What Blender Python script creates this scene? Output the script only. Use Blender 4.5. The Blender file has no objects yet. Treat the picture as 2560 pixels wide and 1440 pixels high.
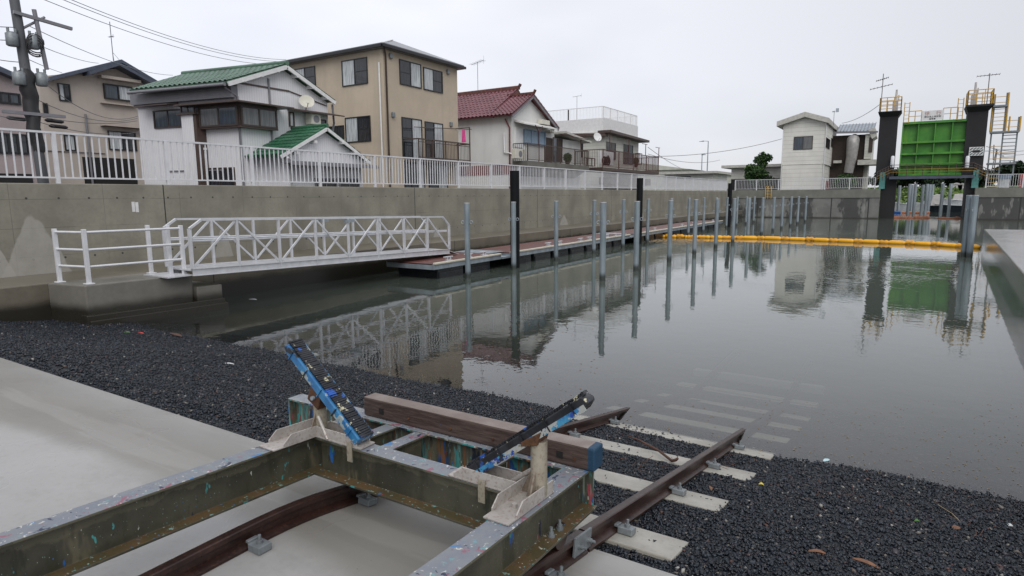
import bpy, math, random
import numpy as np
from math import sin, cos, pi, radians, hypot, atan2
from mathutils import Matrix, Vector
random.seed(7); rng = np.random.default_rng(7)
S = bpy.context.scene; COL = S.collection
# ---------------- camera ----------------
CF, CYAW, CPITCH, CROLL = 1545.0, radians(32.22), radians(8.47), radians(-.40)
cd = bpy.data.cameras.new('camera'); cam = bpy.data.objects.new('camera', cd); COL.objects.link(cam)
cd.sensor_width = 36; cd.lens = CF / 2560 * 36; cd.clip_start = .05; cd.clip_end = 3000
RC = Matrix.Rotation(CYAW, 3, 'Z') @ Matrix.Rotation(pi / 2 - CPITCH, 3, 'X') @ Matrix.Rotation(CROLL, 3, 'Z')
cam.matrix_world = RC.to_4x4(); S.camera = cam
# ---------------- world, sun, exposure ----------------
SUN_EL, SUN_AZ = radians(46), radians(138)          # azimuth from +Y towards +X
W = bpy.data.worlds.new('World'); S.world = W; W.use_nodes = True
wn = W.node_tree; wn.nodes.clear()
def wnode(t, **k):
    n = wn.nodes.new(t)
    for a, b in k.items(): setattr(n, a, b)
    return n
sky = wnode('ShaderNodeTexSky', sky_type='NISHITA', sun_disc=False, sun_elevation=SUN_EL, sun_rotation=SUN_AZ)
tc = wnode('ShaderNodeTexCoord'); mp = wnode('ShaderNodeMapping'); mp.inputs['Scale'].default_value = (1, 1, 2.6)
nz = wnode('ShaderNodeTexNoise'); nz.inputs['Scale'].default_value = 1.6; nz.inputs['Detail'].default_value = 4; nz.inputs['Roughness'].default_value = .45
rp = wnode('ShaderNodeValToRGB'); e = rp.color_ramp.elements
e[0].position = .36; e[0].color = (5.3, 5.45, 5.95, 1); e[1].position = .62; e[1].color = (6.7, 6.75, 7.15, 1)
dt = wnode('ShaderNodeVectorMath', operation='DOT_PRODUCT'); dt.inputs[1].default_value = (-.80, .30, .52)
mr = wnode('ShaderNodeMapRange'); mr.inputs['From Min'].default_value = .25; mr.inputs['From Max'].default_value = 1
mr.inputs['To Min'].default_value = .96; mr.inputs['To Max'].default_value = 1.42
vs = wnode('ShaderNodeVectorMath', operation='SCALE'); mx = wnode('ShaderNodeMixRGB'); mx.inputs[0].default_value = .9
bg = wnode('ShaderNodeBackground'); bg.inputs['Strength'].default_value = .1; wo = wnode('ShaderNodeOutputWorld')
L = wn.links.new
L(tc.outputs['Generated'], mp.inputs[0]); L(mp.outputs[0], nz.inputs['Vector']); L(nz.outputs['Fac'], rp.inputs[0])
L(tc.outputs['Generated'], dt.inputs[0]); L(dt.outputs['Value'], mr.inputs['Value'])
L(rp.outputs[0], vs.inputs[0]); L(mr.outputs[0], vs.inputs['Scale'])
L(sky.outputs[0], mx.inputs[1]); L(vs.outputs[0], mx.inputs[2]); L(mx.outputs[0], bg.inputs[0]); L(bg.outputs[0], wo.inputs[0])
sl = bpy.data.lights.new('sun', 'SUN'); sl.energy = 1.5; sl.angle = radians(50); sl.color = (1, .97, .93)
so = bpy.data.objects.new('sun', sl); COL.objects.link(so)
sd = Vector((sin(SUN_AZ) * cos(SUN_EL), cos(SUN_AZ) * cos(SUN_EL), sin(SUN_EL)))
so.rotation_euler = sd.to_track_quat('Z', 'Y').to_euler(); so.location = (0, 0, 30)
S.view_settings.view_transform = 'Standard'; S.view_settings.look = 'None'; S.view_settings.exposure = .2; S.view_settings.gamma = 1
S.render.engine = 'CYCLES'; S.cycles.max_bounces = 6; S.cycles.transparent_max_bounces = 12
S.cycles.caustics_refractive = True; S.cycles.caustics_reflective = False
# ---------------- projection onto real planes ----------------
def ray(u, v): return RC @ Vector(((u - 1280) / CF, -(v - 720) / CF, -1))
def P(u, v, ax, val):
    d = ray(u, v); k = 'xyz'.index(ax); return d * (val / d[k])
# ---------------- node helper ----------------
class NT:
    def __init__(s, name, coord='Object'):
        s.m = bpy.data.materials.new(name); s.m.use_nodes = True; s.t = s.m.node_tree; s.n = s.t.nodes
        s.b = s.n['Principled BSDF']; s.out = s.n['Material Output']
        c = s.n.new('ShaderNodeTexCoord'); s.co = c.outputs['Object']; s.gen = c
    def set(s, sock, v):
        if isinstance(v, bpy.types.NodeSocket): s.t.links.new(v, sock)
        elif isinstance(v, (tuple, list)): sock.default_value = tuple(v) + ((1,) if len(v) == 3 and len(sock.default_value) == 4 else ())
        else: sock.default_value = v
    def node(s, t, ins=None, out=0, **k):
        n = s.n.new(t)
        for a, b in k.items(): setattr(n, a, b)
        for a, b in (ins or {}).items(): s.set(n.inputs[a], b)
        return n.outputs[out]
    def map(s, sc=(1, 1, 1), loc=(0, 0, 0), rot=(0, 0, 0), co=None):
        return s.node('ShaderNodeMapping', {'Vector': co or s.co, 'Scale': sc, 'Location': loc, 'Rotation': rot})
    def noise(s, scale, detail=4, rough=.55, co=None, dist=0, col=False):
        return s.node('ShaderNodeTexNoise', {'Vector': co or s.co, 'Scale': scale, 'Detail': detail, 'Roughness': rough, 'Distortion': dist}, 1 if col else 0)
    def vor(s, scale, co=None, out='Distance', feature='F1'):
        return s.node('ShaderNodeTexVoronoi', {'Vector': co or s.co, 'Scale': scale}, out, feature=feature)
    def M(s, op, a, b=0., c=None):
        n = s.n.new('ShaderNodeMath'); n.operation = op; s.set(n.inputs[0], a); s.set(n.inputs[1], b)
        if c is not None: s.set(n.inputs[2], c)
        return n.outputs[0]
    def step(s, x, lo, hi):        # smooth map to 0..1
        return s.node('ShaderNodeMapRange', {'Value': x, 'From Min': lo, 'From Max': hi}, interpolation_type='SMOOTHSTEP')
    def mix(s, f, a, b): return s.node('ShaderNodeMixRGB', {0: f, 1: a, 2: b})
    def xyz(s, co=None):
        n = s.n.new('ShaderNodeSeparateXYZ'); s.set(n.inputs[0], co or s.co); return n.outputs
    def nrm(s):
        n = s.n.new('ShaderNodeNewGeometry'); q = s.n.new('ShaderNodeSeparateXYZ'); s.t.links.new(n.outputs['Normal'], q.inputs[0]); return q.outputs
    def isl(s): return s.node('ShaderNodeNewGeometry', out='Random Per Island')
    def bump(s, h, strength=.3, dist=.02, nrm=None):
        d = {'Height': h, 'Strength': strength, 'Distance': dist}
        if nrm: d['Normal'] = nrm
        return s.node('ShaderNodeBump', d)
    def fin(s, col, rough=.6, metal=0, bump=None, spec=None, **k):
        s.set(s.b.inputs['Base Color'], col); s.set(s.b.inputs['Roughness'], rough); s.set(s.b.inputs['Metallic'], metal)
        if spec is not None: s.b.inputs['Specular IOR Level'].default_value = spec
        if bump: s.set(s.b.inputs['Normal'], bump)
        for a, b in k.items(): s.set(s.b.inputs[a.replace('_', ' ')], b)
        return s.m
def plain(name, c, rough=.5, metal=0, var=.18, sc=6, bump=.15, c2=None, spec=None, streak=False):
    n = NT(name); co = n.map((1, 1, .15)) if streak else None
    f = n.noise(sc, 5, .6, co=co)
    c2 = c2 or tuple(x * (1 - var) for x in c); c1 = tuple(min(1, x * (1 + var * .6)) for x in c)
    return n.fin(n.mix(n.step(f, .3, .7), c2, c1), n.M('ADD', n.M('MULTIPLY', n.noise(sc * 3), .2), rough - .1), metal, n.bump(n.noise(sc * 12, 3), bump, .01) if bump else None, spec)
# ---------------- mesh builder ----------------
class MB:
    def __init__(s): s.v = []; s.f = []; s.sm = []
    def add(s, vs, fs, smooth=False):
        o = len(s.v); s.v += [tuple(x) for x in vs]; s.f += [tuple(i + o for i in f) for f in fs]; s.sm += [smooth] * len(fs); return s
    def box(s, a, b, M=None):
        (x0, y0, z0), (x1, y1, z1) = a, b
        vs = [(x0, y0, z0), (x1, y0, z0), (x1, y1, z0), (x0, y1, z0), (x0, y0, z1), (x1, y0, z1), (x1, y1, z1), (x0, y1, z1)]
        if (x1 - x0) * (y1 - y0) * (z1 - z0) < 0: fl = True
        else: fl = False
        if M is not None: vs = [M @ Vector(v) for v in vs]
        fs = [(0, 3, 2, 1), (4, 5, 6, 7), (0, 1, 5, 4), (1, 2, 6, 5), (2, 3, 7, 6), (3, 0, 4, 7)]
        return s.add(vs, [f[::-1] for f in fs] if fl else fs)
    def bar(s, p, q, w, h, up=(0, 0, 1)):      # rectangular bar from p to q
        p, q = Vector(p), Vector(q); d = (q - p); l = d.length
        if l < 1e-6: return s
        d.normalize(); up = Vector(up)
        if abs(d.dot(up)) > .98: up = Vector((0, 1, 0))
        x = d.cross(up).normalized(); z = x.cross(d)
        M = Matrix((x, d, z)).transposed().to_4x4(); M.translation = p
        return s.box((-w / 2, 0, -h / 2), (w / 2, l, h / 2), M)
    def tube(s, pts, r, n=8, caps=True):
        pts = [Vector(p) for p in pts]; rs = r if isinstance(r, (list, tuple)) else [r] * len(pts)
        vs = []; ref = None
        for i, p in enumerate(pts):
            d = (pts[min(i + 1, len(pts) - 1)] - pts[max(i - 1, 0)]).normalized()
            if ref is None: ref = Vector((0, 0, 1)) if abs(d.z) < .9 else Vector((1, 0, 0))
            x = d.cross(ref).normalized(); z = x.cross(d).normalized(); ref = z
            for k in range(n):
                a = 2 * pi * k / n; vs.append(p + (x * cos(a) + z * sin(a)) * rs[i])
        fs = [(i * n + k, i * n + (k + 1) % n, (i + 1) * n + (k + 1) % n, (i + 1) * n + k) for i in range(len(pts) - 1) for k in range(n)]
        s.add(vs, fs, True)
        if caps:
            o = len(pts) - 1; s.add(vs[:n], [tuple(range(n))[::-1]]); s.add(vs[o * n:], [tuple(range(n))])
        return s
    def ext(s, poly, vec):        # extrude polygon (3-D points) along vec
        poly = [Vector(p) for p in poly]; vec = Vector(vec); n = len(poly)
        return s.add(poly + [p + vec for p in poly], [tuple(range(n))[::-1], tuple(range(n, 2 * n))] + [(i, (i + 1) % n, n + (i + 1) % n, n + i) for i in range(n)])
    def quad(s, a, b, c, d): return s.add([a, b, c, d], [(0, 1, 2, 3)])
    def sweep(s, prof, path, side=(1, 0, 0)):  # profile (a along side, b up) swept along path
        path = [Vector(p) for p in path]; side = Vector(side); n = len(prof); vs = []
        for i, p in enumerate(path):
            d = (path[min(i + 1, len(path) - 1)] - path[max(i - 1, 0)]).normalized(); up = side.cross(d).normalized()
            vs += [p + side * a + up * b for a, b in prof]
        o = len(path) - 1
        fs = [(i * n + k, (i + 1) * n + k, (i + 1) * n + (k + 1) % n, i * n + (k + 1) % n) for i in range(o) for k in range(n)]
        return s.add(vs, fs + [tuple(range(n)), tuple(range(o * n, o * n + n))[::-1]])
    def build(s, name, m, parent=None, origin=None, bevel=0):
        me = bpy.data.meshes.new(name); o = Vector(origin) if origin is not None else (Vector(parent.location) if parent is not None and parent.type == 'EMPTY' else Vector((0, 0, 0)))
        me.from_pydata(s.v, [], s.f); me.polygons.foreach_set('use_smooth', s.sm)
        ob = bpy.data.objects.new(name, me); COL.objects.link(ob); me.materials.append(m)
        if origin is not None:
            me.transform(Matrix.Translation(-o)); ob.location = o
        if parent is not None:
            ob.parent = parent; ob.matrix_parent_inverse = Matrix.Translation(parent.matrix_basis.translation * -1) if parent.type == 'EMPTY' else Matrix()
        if bevel:
            b = ob.modifiers.new('bevel', 'BEVEL'); b.width = bevel; b.segments = 2; b.limit_method = 'ANGLE'
        me.validate(); return ob
def tag(o, label=None, cat=None, group=None, kind=None):
    for k, v in (('label', label), ('category', cat), ('group', group), ('kind', kind)):
        if v: o[k] = v
    return o
def thing(name, loc, label, cat, group=None):
    o = bpy.data.objects.new(name, None); COL.objects.link(o); o.location = loc; o.empty_display_size = .2
    return tag(o, label, cat, group)
def structure(o, label=None): o['kind'] = 'structure'; return tag(o, label)
def copy_tree(o, dx=(0, 0, 0), parent=None):
    c = o.copy(); COL.objects.link(c)
    if parent is not None: c.parent = parent
    for ch in o.children: copy_tree(ch, parent=c)
    if parent is None: c.location = Vector(o.location) + Vector(dx)
    return c
ORD = 'first second third fourth fifth sixth seventh eighth ninth tenth eleventh twelfth thirteenth fourteenth fifteenth sixteenth'.split()
ZW = -2.4                       # water level
Y0 = 1.9
def gz(y): return -1.615 - .195 * .12 * math.log(1 + math.exp(min(60, (y - Y0) / .12)))
YE = 2.66                       # slab edge
# ================= materials =================
def m_concrete(name, base, wet=.45, sc=1, bump=.25, dark=.72, lines=None, band=None, patches=None, joints=None, top=None, tide=None, mould=False):
    n = NT(name); x, y, z = n.xyz()
    f = n.noise(.9 * sc, 6, .6); f2 = n.noise(14 * sc, 4, .6); f3 = n.noise(90, 2)
    c = n.mix(n.step(f, .3, .72), tuple(q * dark for q in base), tuple(q * 1.1 for q in base))
    c = n.mix(n.M('MULTIPLY', n.step(f2, .4, .75), .3), c, tuple(q * .6 for q in base))
    rough = n.M('ADD', wet, n.M('MULTIPLY', f, .25)); h = n.M('ADD', n.M('MULTIPLY', f2, .6), n.M('MULTIPLY', f3, .25))
    st = n.noise(1, 4, .6, co=n.map((1.2, 1.2, .12)))                       # vertical run marks
    c = n.mix(n.M('MULTIPLY', n.step(st, .48, .7), .35), c, tuple(q * .55 for q in base))
    if lines:                                                             # formwork joints: (vertical pitch, horizontal pitch)
        a = n.M('ABSOLUTE', n.M('SUBTRACT', n.M('FRACT', n.M('DIVIDE', z, lines[0])), .5)); b = n.M('ABSOLUTE', n.M('SUBTRACT', n.M('FRACT', n.M('DIVIDE', y, lines[1])), .5))
        k = n.M('MAXIMUM', n.M('LESS_THAN', n.M('SUBTRACT', .5, a), .006 / lines[0]), n.M('LESS_THAN', n.M('SUBTRACT', .5, b), .006 / lines[1]))
        c = n.mix(n.M('MULTIPLY', k, n.M('MULTIPLY', n.step(n.noise(1.3), .3, .6), .62)), c, tuple(q * .38 for q in base))
        for zz in (0.02, -1.28):                                          # tie holes
            d = n.M('SQRT', n.M('ADD', n.M('POWER', n.M('MULTIPLY', n.M('SUBTRACT', n.M('FRACT', n.M('DIVIDE', y, .6)), .5), .6), 2), n.M('POWER', n.M('SUBTRACT', z, zz), 2)))
            c = n.mix(n.M('LESS_THAN', d, .024), c, (.045, .043, .04))
    for (cy, w, z0, hh) in (patches or []):                                # dry, pale patches
        k = n.M('ADD', n.M('POWER', n.M('DIVIDE', n.M('ABSOLUTE', n.M('SUBTRACT', y, cy)), w), 1.25), n.M('DIVIDE', n.M('SUBTRACT', z, z0), hh))
        k = n.M('ADD', k, n.M('MULTIPLY', n.M('SUBTRACT', n.noise(1.7, 3), .5), .55))
        k = n.M('MULTIPLY', n.step(k, 1.04, .96), n.M('GREATER_THAN', z, z0 - .02))
        c = n.mix(n.M('MULTIPLY', k, n.M('ADD', .35, n.M('MULTIPLY', n.noise(5, 4), .6))), c, (.40, .385, .355)); rough = n.M('ADD', rough, n.M('MULTIPLY', k, .25))
    for jy in (joints or []):
        c = n.mix(n.M('LESS_THAN', n.M('ABSOLUTE', n.M('SUBTRACT', y, jy)), .014), c, (.02, .02, .018))
    if mould:                                                             # blackened zones with pale fans, along x
        k = n.M('MAXIMUM', n.step(n.noise(.42, 5, .7, co=n.map((1, 1, .45), (3, 0, 0))), .5, .56), n.M('GREATER_THAN', x, 5)); c = n.mix(n.M('MULTIPLY', k, .8), c, (.035, .037, .035))
        k = n.M('MULTIPLY', n.step(n.noise(1.6, 3, .6, co=n.map((1, 1, .3), (5, 0, 0))), .6, .68), .5); c = n.mix(k, c, (.34, .34, .32))
        for jx in (-13, -6.1, -2.9, 8.5): c = n.mix(n.M('LESS_THAN', n.M('ABSOLUTE', n.M('SUBTRACT', x, jx)), .05), c, (.025, .027, .025))
    if tide is not None:                                                  # dark algae band just above the water
        k = n.step(n.M('ADD', z, n.M('MULTIPLY', n.M('SUBTRACT', n.noise(1.3, 3), .5), .16)), tide + .1, tide - .12)
        c = n.mix(k, c, (.028, .026, .02)); rough = n.M('SUBTRACT', rough, n.M('MULTIPLY', k, .15))
    return n.fin(c, rough, 0, n.bump(h, bump, .012), .5)
WC = (.262, .25, .203)
MAT = {}
MAT['wall'] = m_concrete('wall_concrete', WC, .5, lines=(.61, 1.8), joints=[-.6, 8.6, 18.05, 27.4, 36.8, 46.2, 55.6], patches=[(5.75, .62, -1.6, 1.32), (5.1, .25, -1.6, .7), (10.1, .3, -1.6, .75), (17.6, .3, -1.6, .55), (19.3, .2, -1.6, .4), (30.3, .5, -1.6, .6), (42, .7, -1.6, .6)])
MAT['ledge'] = m_concrete('ledge_concrete', (.17, .15, .115), .22, tide=-1.95, joints=[8.6, 18.05, 27.4, 36.8, 46.2])
MAT['platform'] = m_concrete('platform_concrete', (.205, .195, .17), .3, tide=-2.0)
MAT['farwall'] = m_concrete('far_wall_concrete', (.2, .2, .19), .5, mould=True, tide=-2.3)
MAT['farcap'] = m_concrete('parapet_concrete', (.2, .2, .175), .6)
MAT['quay'] = m_concrete('quay_concrete', (.2, .2, .185), .06, tide=-2.15)
def m_slab():
    n = NT('slab_concrete'); x, y, z = n.xyz()
    f = n.noise(.5, 5, .55); g = n.noise(30, 4, .6)
    c = n.mix(n.step(f, .3, .7), (.315, .312, .302), (.395, .39, .38))
    c = n.mix(n.M('MULTIPLY', n.step(g, .45, .75), .18), c, (.2, .19, .17))
    wob = n.M('MULTIPLY', n.M('SUBTRACT', n.noise(.8, 3), .5), .5)
    k = n.step(n.M('ADD', y, wob), 1.62, 1.82); k = n.M('MULTIPLY', k, n.M('SUBTRACT', 1, n.M('MULTIPLY', n.step(y, 2.0, 2.6), .55))); c = n.mix(n.M('MULTIPLY', k, .85), c, (.225, .215, .19))  # sky sheen painted into the colour: paler before the crease, darker band past it
    c = n.mix(n.M('MULTIPLY', n.step(n.M('ADD', y, n.M('MULTIPLY', wob, .5)), 2.45, 2.6), .2), c, (.42, .41, .39))
    c = n.mix(n.M('MULTIPLY', n.step(n.noise(3, 6, .7, dist=1), .6, .72), .3), c, (.21, .18, .14))
    c = n.mix(n.M('MULTIPLY', n.M('LESS_THAN', n.vor(9), .028), .8), c, (.08, .07, .06))
    c = n.mix(n.M('MULTIPLY', n.step(n.noise(1.1, 6, .7, co=n.map((1, 2.2, 1), (4, 2, 0))), .52, .66), .32), c, (.24, .235, .22)); c = n.mix(n.M('MULTIPLY', n.step(n.noise(1, 4, .6, co=n.map((.35, 3.2, 1), (1, 7, 0))), .55, .62), .22), c, (.44, .435, .42)); c = n.mix(n.M('MULTIPLY', n.step(n.noise(2.1, 5, .7, co=n.map((1, 1, 1), (9, 3, 0))), .64, .74), .4), c, (.27, .20, .13)); c = n.mix(n.M('MULTIPLY', n.M('LESS_THAN', n.vor(3.7, co=n.map((1, 1, 1), (2, 2, 0))), .02), .9), c, (.6, .6, .58))
    wetf = n.noise(.7, 3); r = n.M('ADD', .26, n.M('MULTIPLY', n.step(wetf, .35, .65), .22))
    h = n.M('ADD', n.M('MULTIPLY', n.noise(220, 2), .3), n.M('MULTIPLY', n.noise(3, 2), .8))
    return n.fin(c, r, 0, n.bump(h, .22, .006), .5)
MAT['slab'] = m_slab()
def m_sleeper():
    n = NT('sleeper_concrete'); f = n.noise(3, 5, .6); g = n.noise(40, 3)
    c = n.mix(n.step(f, .3, .7), (.29, .275, .24), (.40, .385, .34)); c = n.mix(n.M('MULTIPLY', n.step(g, .5, .75), .3), c, (.2, .18, .14))
    return n.fin(c, .45, 0, n.bump(g, .3, .006))
MAT['sleeper'] = m_sleeper()
def m_gravel(name, stones=True):
    n = NT(name)
    if stones:
        r = n.isl(); c = n.node('ShaderNodeValToRGB', {0: r}); cr = n.n[-1].color_ramp
        for p, q in ((0, (.004, .006, .010)), (.45, (.009, .013, .020)), (.8, (.018, .025, .036)), (.955, (.045, .055, .068)), (.98, (.09, .04, .03)), (.99, (.13, .12, .10)), (1, (.36, .35, .32))):
            if p in (0, 1): el = cr.elements[0 if p == 0 else -1]
            else: el = cr.elements.new(p)
            el.color = q + (1,)
        return n.fin(c, n.M('ADD', .06, n.M('MULTIPLY', r, .3)), 0, n.bump(n.noise(160, 2), .3, .003), .38)
    v = n.vor(55); v2 = n.vor(55, out='Color')
    s = n.node('ShaderNodeSeparateColor', {0: v2}); c = n.mix(s, (.008, .011, .016), (.03, .038, .05))
    c = n.mix(n.M('GREATER_THAN', s, .965), c, (.22, .2, .17))
    return n.fin(c, .35, 0, n.bump(n.M('ADD', v, n.M('MULTIPLY', n.vor(21), .8)), 1, .03), .35)
MAT['stone'] = m_gravel('gravel_stones'); MAT['gbase'] = m_gravel('gravel_bed', False)
def m_water():
    n = NT('water'); x, y, z = n.xyz()
    depth = n.M('MAXIMUM', n.M('MULTIPLY', n.M('SUBTRACT', y, 5.85), .195), 0.)
    inc = n.node('ShaderNodeNewGeometry', out='Incoming'); cz = n.M('MAXIMUM', n.xyz(inc)[2], .05)
    # slant path inside the water (refracted): depth / sqrt(1-(1-cz^2)/1.77)
    cr = n.M('SQRT', n.M('SUBTRACT', 1, n.M('DIVIDE', n.M('SUBTRACT', 1, n.M('MULTIPLY', cz, cz)), 1.77)))
    turb = n.M('SUBTRACT', 1, n.M('POWER', 2.718, n.M('MULTIPLY', n.M('DIVIDE', depth, cr), -.55)))
    turb = n.M('MINIMUM', n.M('ADD', n.M('MULTIPLY', turb, .97), .0), 1)
    big = n.step(n.noise(.16, 3, .5, co=n.map((1, .55, 1))), .5, .66)
    near = n.step(y, 8, 26)
    amp = n.M('ADD', .16, n.M('MULTIPLY', n.M('MULTIPLY', big, near), .95))
    r1 = n.noise(2.3, 3, .55, co=n.map((1, 1.0, 1), rot=(0, 0, .3))); r2 = n.noise(9, 2, .5)
    h = n.M('MULTIPLY', n.M('ADD', r1, n.M('MULTIPLY', r2, .18)), amp)
    nb = n.bump(h, .30, .055)
    nb2 = n.bump(h, .30, .055)
    gl = n.node('ShaderNodeBsdfGlossy', {'Color': (1, 1, 1), 'Roughness': .008, 'Normal': nb})
    tr = n.node('ShaderNodeBsdfRefraction', {'Color': (.95, .97, .95), 'Roughness': 0, 'IOR': 1.33, 'Normal': nb2})
    tp = n.node('ShaderNodeBsdfTransparent', {'Color': (.97, .99, .95)})
    di = n.node('ShaderNodeBsdfDiffuse', {'Color': (.092, .112, .094)})
    fr = n.node('ShaderNodeFresnel', {'IOR': 1.58, 'Normal': nb})
    m1 = n.n.new('ShaderNodeMixShader'); n.set(m1.inputs[0], turb); n.t.links.new(tp, m1.inputs[1]); n.t.links.new(di, m1.inputs[2])
    m2 = n.n.new('ShaderNodeMixShader'); n.set(m2.inputs[0], fr); n.t.links.new(m1.outputs[0], m2.inputs[1]); n.t.links.new(gl, m2.inputs[2])
    n.t.links.new(m2.outputs[0], n.out.inputs[0]); return n.m
MAT['water'] = m_water()
MAT['alu'] = plain('painted_aluminium', (.66, .67, .70), .42, .0, .08, 5, .03)
MAT['bright_alu'] = plain('bare_aluminium', (.70, .71, .74), .38, .4, .1, 5, .03)
MAT['galv'] = plain('galvanised_steel', (.34, .39, .43), .45, .35, .25, 3, .06, streak=True)
def m_pile():
    n = NT('galvanised_pile'); x, y, z = n.xyz(); f = n.noise(4, 4, co=n.map((1, 1, .3)))
    c = n.mix(n.step(f, .3, .7), (.19, .235, .265), (.30, .35, .385)); k = n.step(z, -2.12, -2.3)
    c = n.mix(k, c, (.055, .065, .06)); return n.fin(c, .42, .3)
MAT['pile'] = m_pile()
MAT['black'] = plain('black_coated_steel', (.007, .008, .010), .5, 0, .2, 4, .05, spec=.15)
MAT['float'] = plain('black_float_plastic', (.010, .013, .016), .3, 0, .3, 3, .05)
MAT['dock'] = plain('red_dock_boards', (.15, .058, .048), .45, 0, .25, 8, .1)
MAT['cream'] = plain('cream_fender', (.60, .56, .46), .5, 0, .1)
MAT['boom'] = plain('yellow_boom', (.88, .43, .012), .38, 0, .12, 3, .1)
MAT['boom2'] = plain('boom_collar', (.74, .34, .012), .5, 0, .3, 6, .3)
MAT['orange_boom'] = plain('faded_orange_boom', (.42, .17, .09), .7, 0, .35, 4, .4)
def m_rust(name, a, b, c3, rough=.55):
    n = NT(name); f = n.noise(7, 6, .65); g = n.noise(60, 4); c = n.mix(n.step(f, .35, .65), a, b); c = n.mix(n.M('MULTIPLY', n.step(g, .5, .7), .5), c, c3)
    return n.fin(c, n.M('ADD', rough - .15, n.M('MULTIPLY', g, .3)), .25, n.bump(g, .35, .003))
MAT['rail'] = m_rust('rusty_rail', (.026, .013, .011), (.05, .025, .02), (.085, .04, .026), .34)
MAT['rust'] = m_rust('rust', (.075, .032, .016), (.16, .075, .035), (.04, .02, .012), .7)
def m_paint(name, base, base2, top=True, drips=0., light=(.30, .31, .35)):
    n = NT(name); x, y, z = n.xyz(); nz_ = n.nrm()[2]; geo = n.map((1, 1, .22))
    f = n.noise(2.2, 5, .6); c = n.mix(n.step(f, .35, .65), base, base2)
    cols = [((.02, .13, .42), .705, 9), ((.06, .30, .30), .67, 14), ((.45, .47, .42), .735, 22), ((.35, .08, .10), .75, 11), ((.015, .02, .04), .72, 7)]
    for i, (cc, th, sc) in enumerate(cols):                              # splashes, elongated downwards
        q = n.noise(sc, 3, .6, co=n.map((1, 1, .35), (i * 3.1, i * 1.7, i)))
        c = n.mix(n.step(q, th - .02 - drips * .1, th - drips * .1), c, cc)
    if not drips:
        dz = n.M('SUBTRACT', n.M('SUBTRACT', -1.305, n.M('MULTIPLY', n.M('SUBTRACT', y, 2.7), .05)), z); kk = n.step(n.M('ADD', dz, n.M('MULTIPLY', n.M('SUBTRACT', n.noise(7, 4, .6), .5), .12)), .075, .062); c = n.mix(n.M('MULTIPLY', n.M('MULTIPLY', kk, n.M('GREATER_THAN', dz, -.005)), .7), c, (.125, .118, .08))
    for i, (cc, th, sc) in enumerate([((.03, .032, .02), .52, 5), ((.16, .14, .09), .60, 6), ((.02, .022, .016), .6, 16)]): c = n.mix(n.M('MULTIPLY', n.step(n.noise(sc, 4, .65, co=n.map((1, 1, .3), (i * 4.1, 9, 1))), th, th + .1), .65), c, cc)
    for i, (cc, th) in enumerate([((.05, .20, .20), .045), ((.04, .12, .32), .045), ((.42, .42, .36), .055), ((.3, .05, .06), .045), ((.16, .3, .26), .09), ((.015, .017, .014), .09)]): v = n.vor(26 + i * 11, co=n.map((1, 1, .55), (i * 1.3, i * 2.7, i))); c = n.mix(n.M('LESS_THAN', n.M('ADD', v, n.M('MULTIPLY', n.noise(3.1 + i), .35)), .16 + th), c, cc)
    if drips:
        for i, (cc, th) in enumerate([((.10, .30, .28), .55), ((.24, .10, .03), .56), ((.3, .36, .3), .62), ((.02, .10, .2), .62), ((.015, .018, .02), .64)]):
            q = n.noise(26 + i * 8, 3, .6, co=n.map((1, 1, .07), (i * 2.3, 0, 0))); c = n.mix(n.M('MULTIPLY', n.step(q, th, th + .05), .75), c, cc)
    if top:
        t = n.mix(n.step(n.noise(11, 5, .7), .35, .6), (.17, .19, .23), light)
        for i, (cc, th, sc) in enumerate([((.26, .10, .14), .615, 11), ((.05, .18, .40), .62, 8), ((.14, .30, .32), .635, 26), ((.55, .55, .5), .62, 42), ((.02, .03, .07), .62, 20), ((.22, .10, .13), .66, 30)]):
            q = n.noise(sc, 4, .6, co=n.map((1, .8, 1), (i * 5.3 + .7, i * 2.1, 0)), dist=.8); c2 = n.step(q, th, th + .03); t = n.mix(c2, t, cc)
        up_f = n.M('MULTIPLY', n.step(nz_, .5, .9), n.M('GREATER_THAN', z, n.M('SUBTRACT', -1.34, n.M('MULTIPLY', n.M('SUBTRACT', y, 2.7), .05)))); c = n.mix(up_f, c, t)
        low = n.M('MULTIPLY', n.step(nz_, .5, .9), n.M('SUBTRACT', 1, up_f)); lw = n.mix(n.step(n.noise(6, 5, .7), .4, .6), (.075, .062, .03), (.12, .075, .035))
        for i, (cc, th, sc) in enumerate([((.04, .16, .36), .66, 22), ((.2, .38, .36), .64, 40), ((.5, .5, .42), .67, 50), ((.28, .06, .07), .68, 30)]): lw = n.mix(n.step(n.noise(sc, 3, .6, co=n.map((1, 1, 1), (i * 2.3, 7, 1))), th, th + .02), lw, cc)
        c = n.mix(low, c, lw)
    g = n.noise(50, 4, .6); return n.fin(c, n.M('ADD', .3, n.M('MULTIPLY', g, .3)), 0, n.bump(n.M('ADD', g, n.M('MULTIPLY', f, .6)), .4, .004), .5)
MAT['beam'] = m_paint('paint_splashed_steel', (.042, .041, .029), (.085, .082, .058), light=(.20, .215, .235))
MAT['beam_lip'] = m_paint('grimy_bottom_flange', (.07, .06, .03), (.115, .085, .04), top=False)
MAT['beam2'] = m_paint('dripped_paint_steel', (.085, .09, .07), (.14, .14, .11), drips=1., light=(.26, .28, .29))
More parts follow.
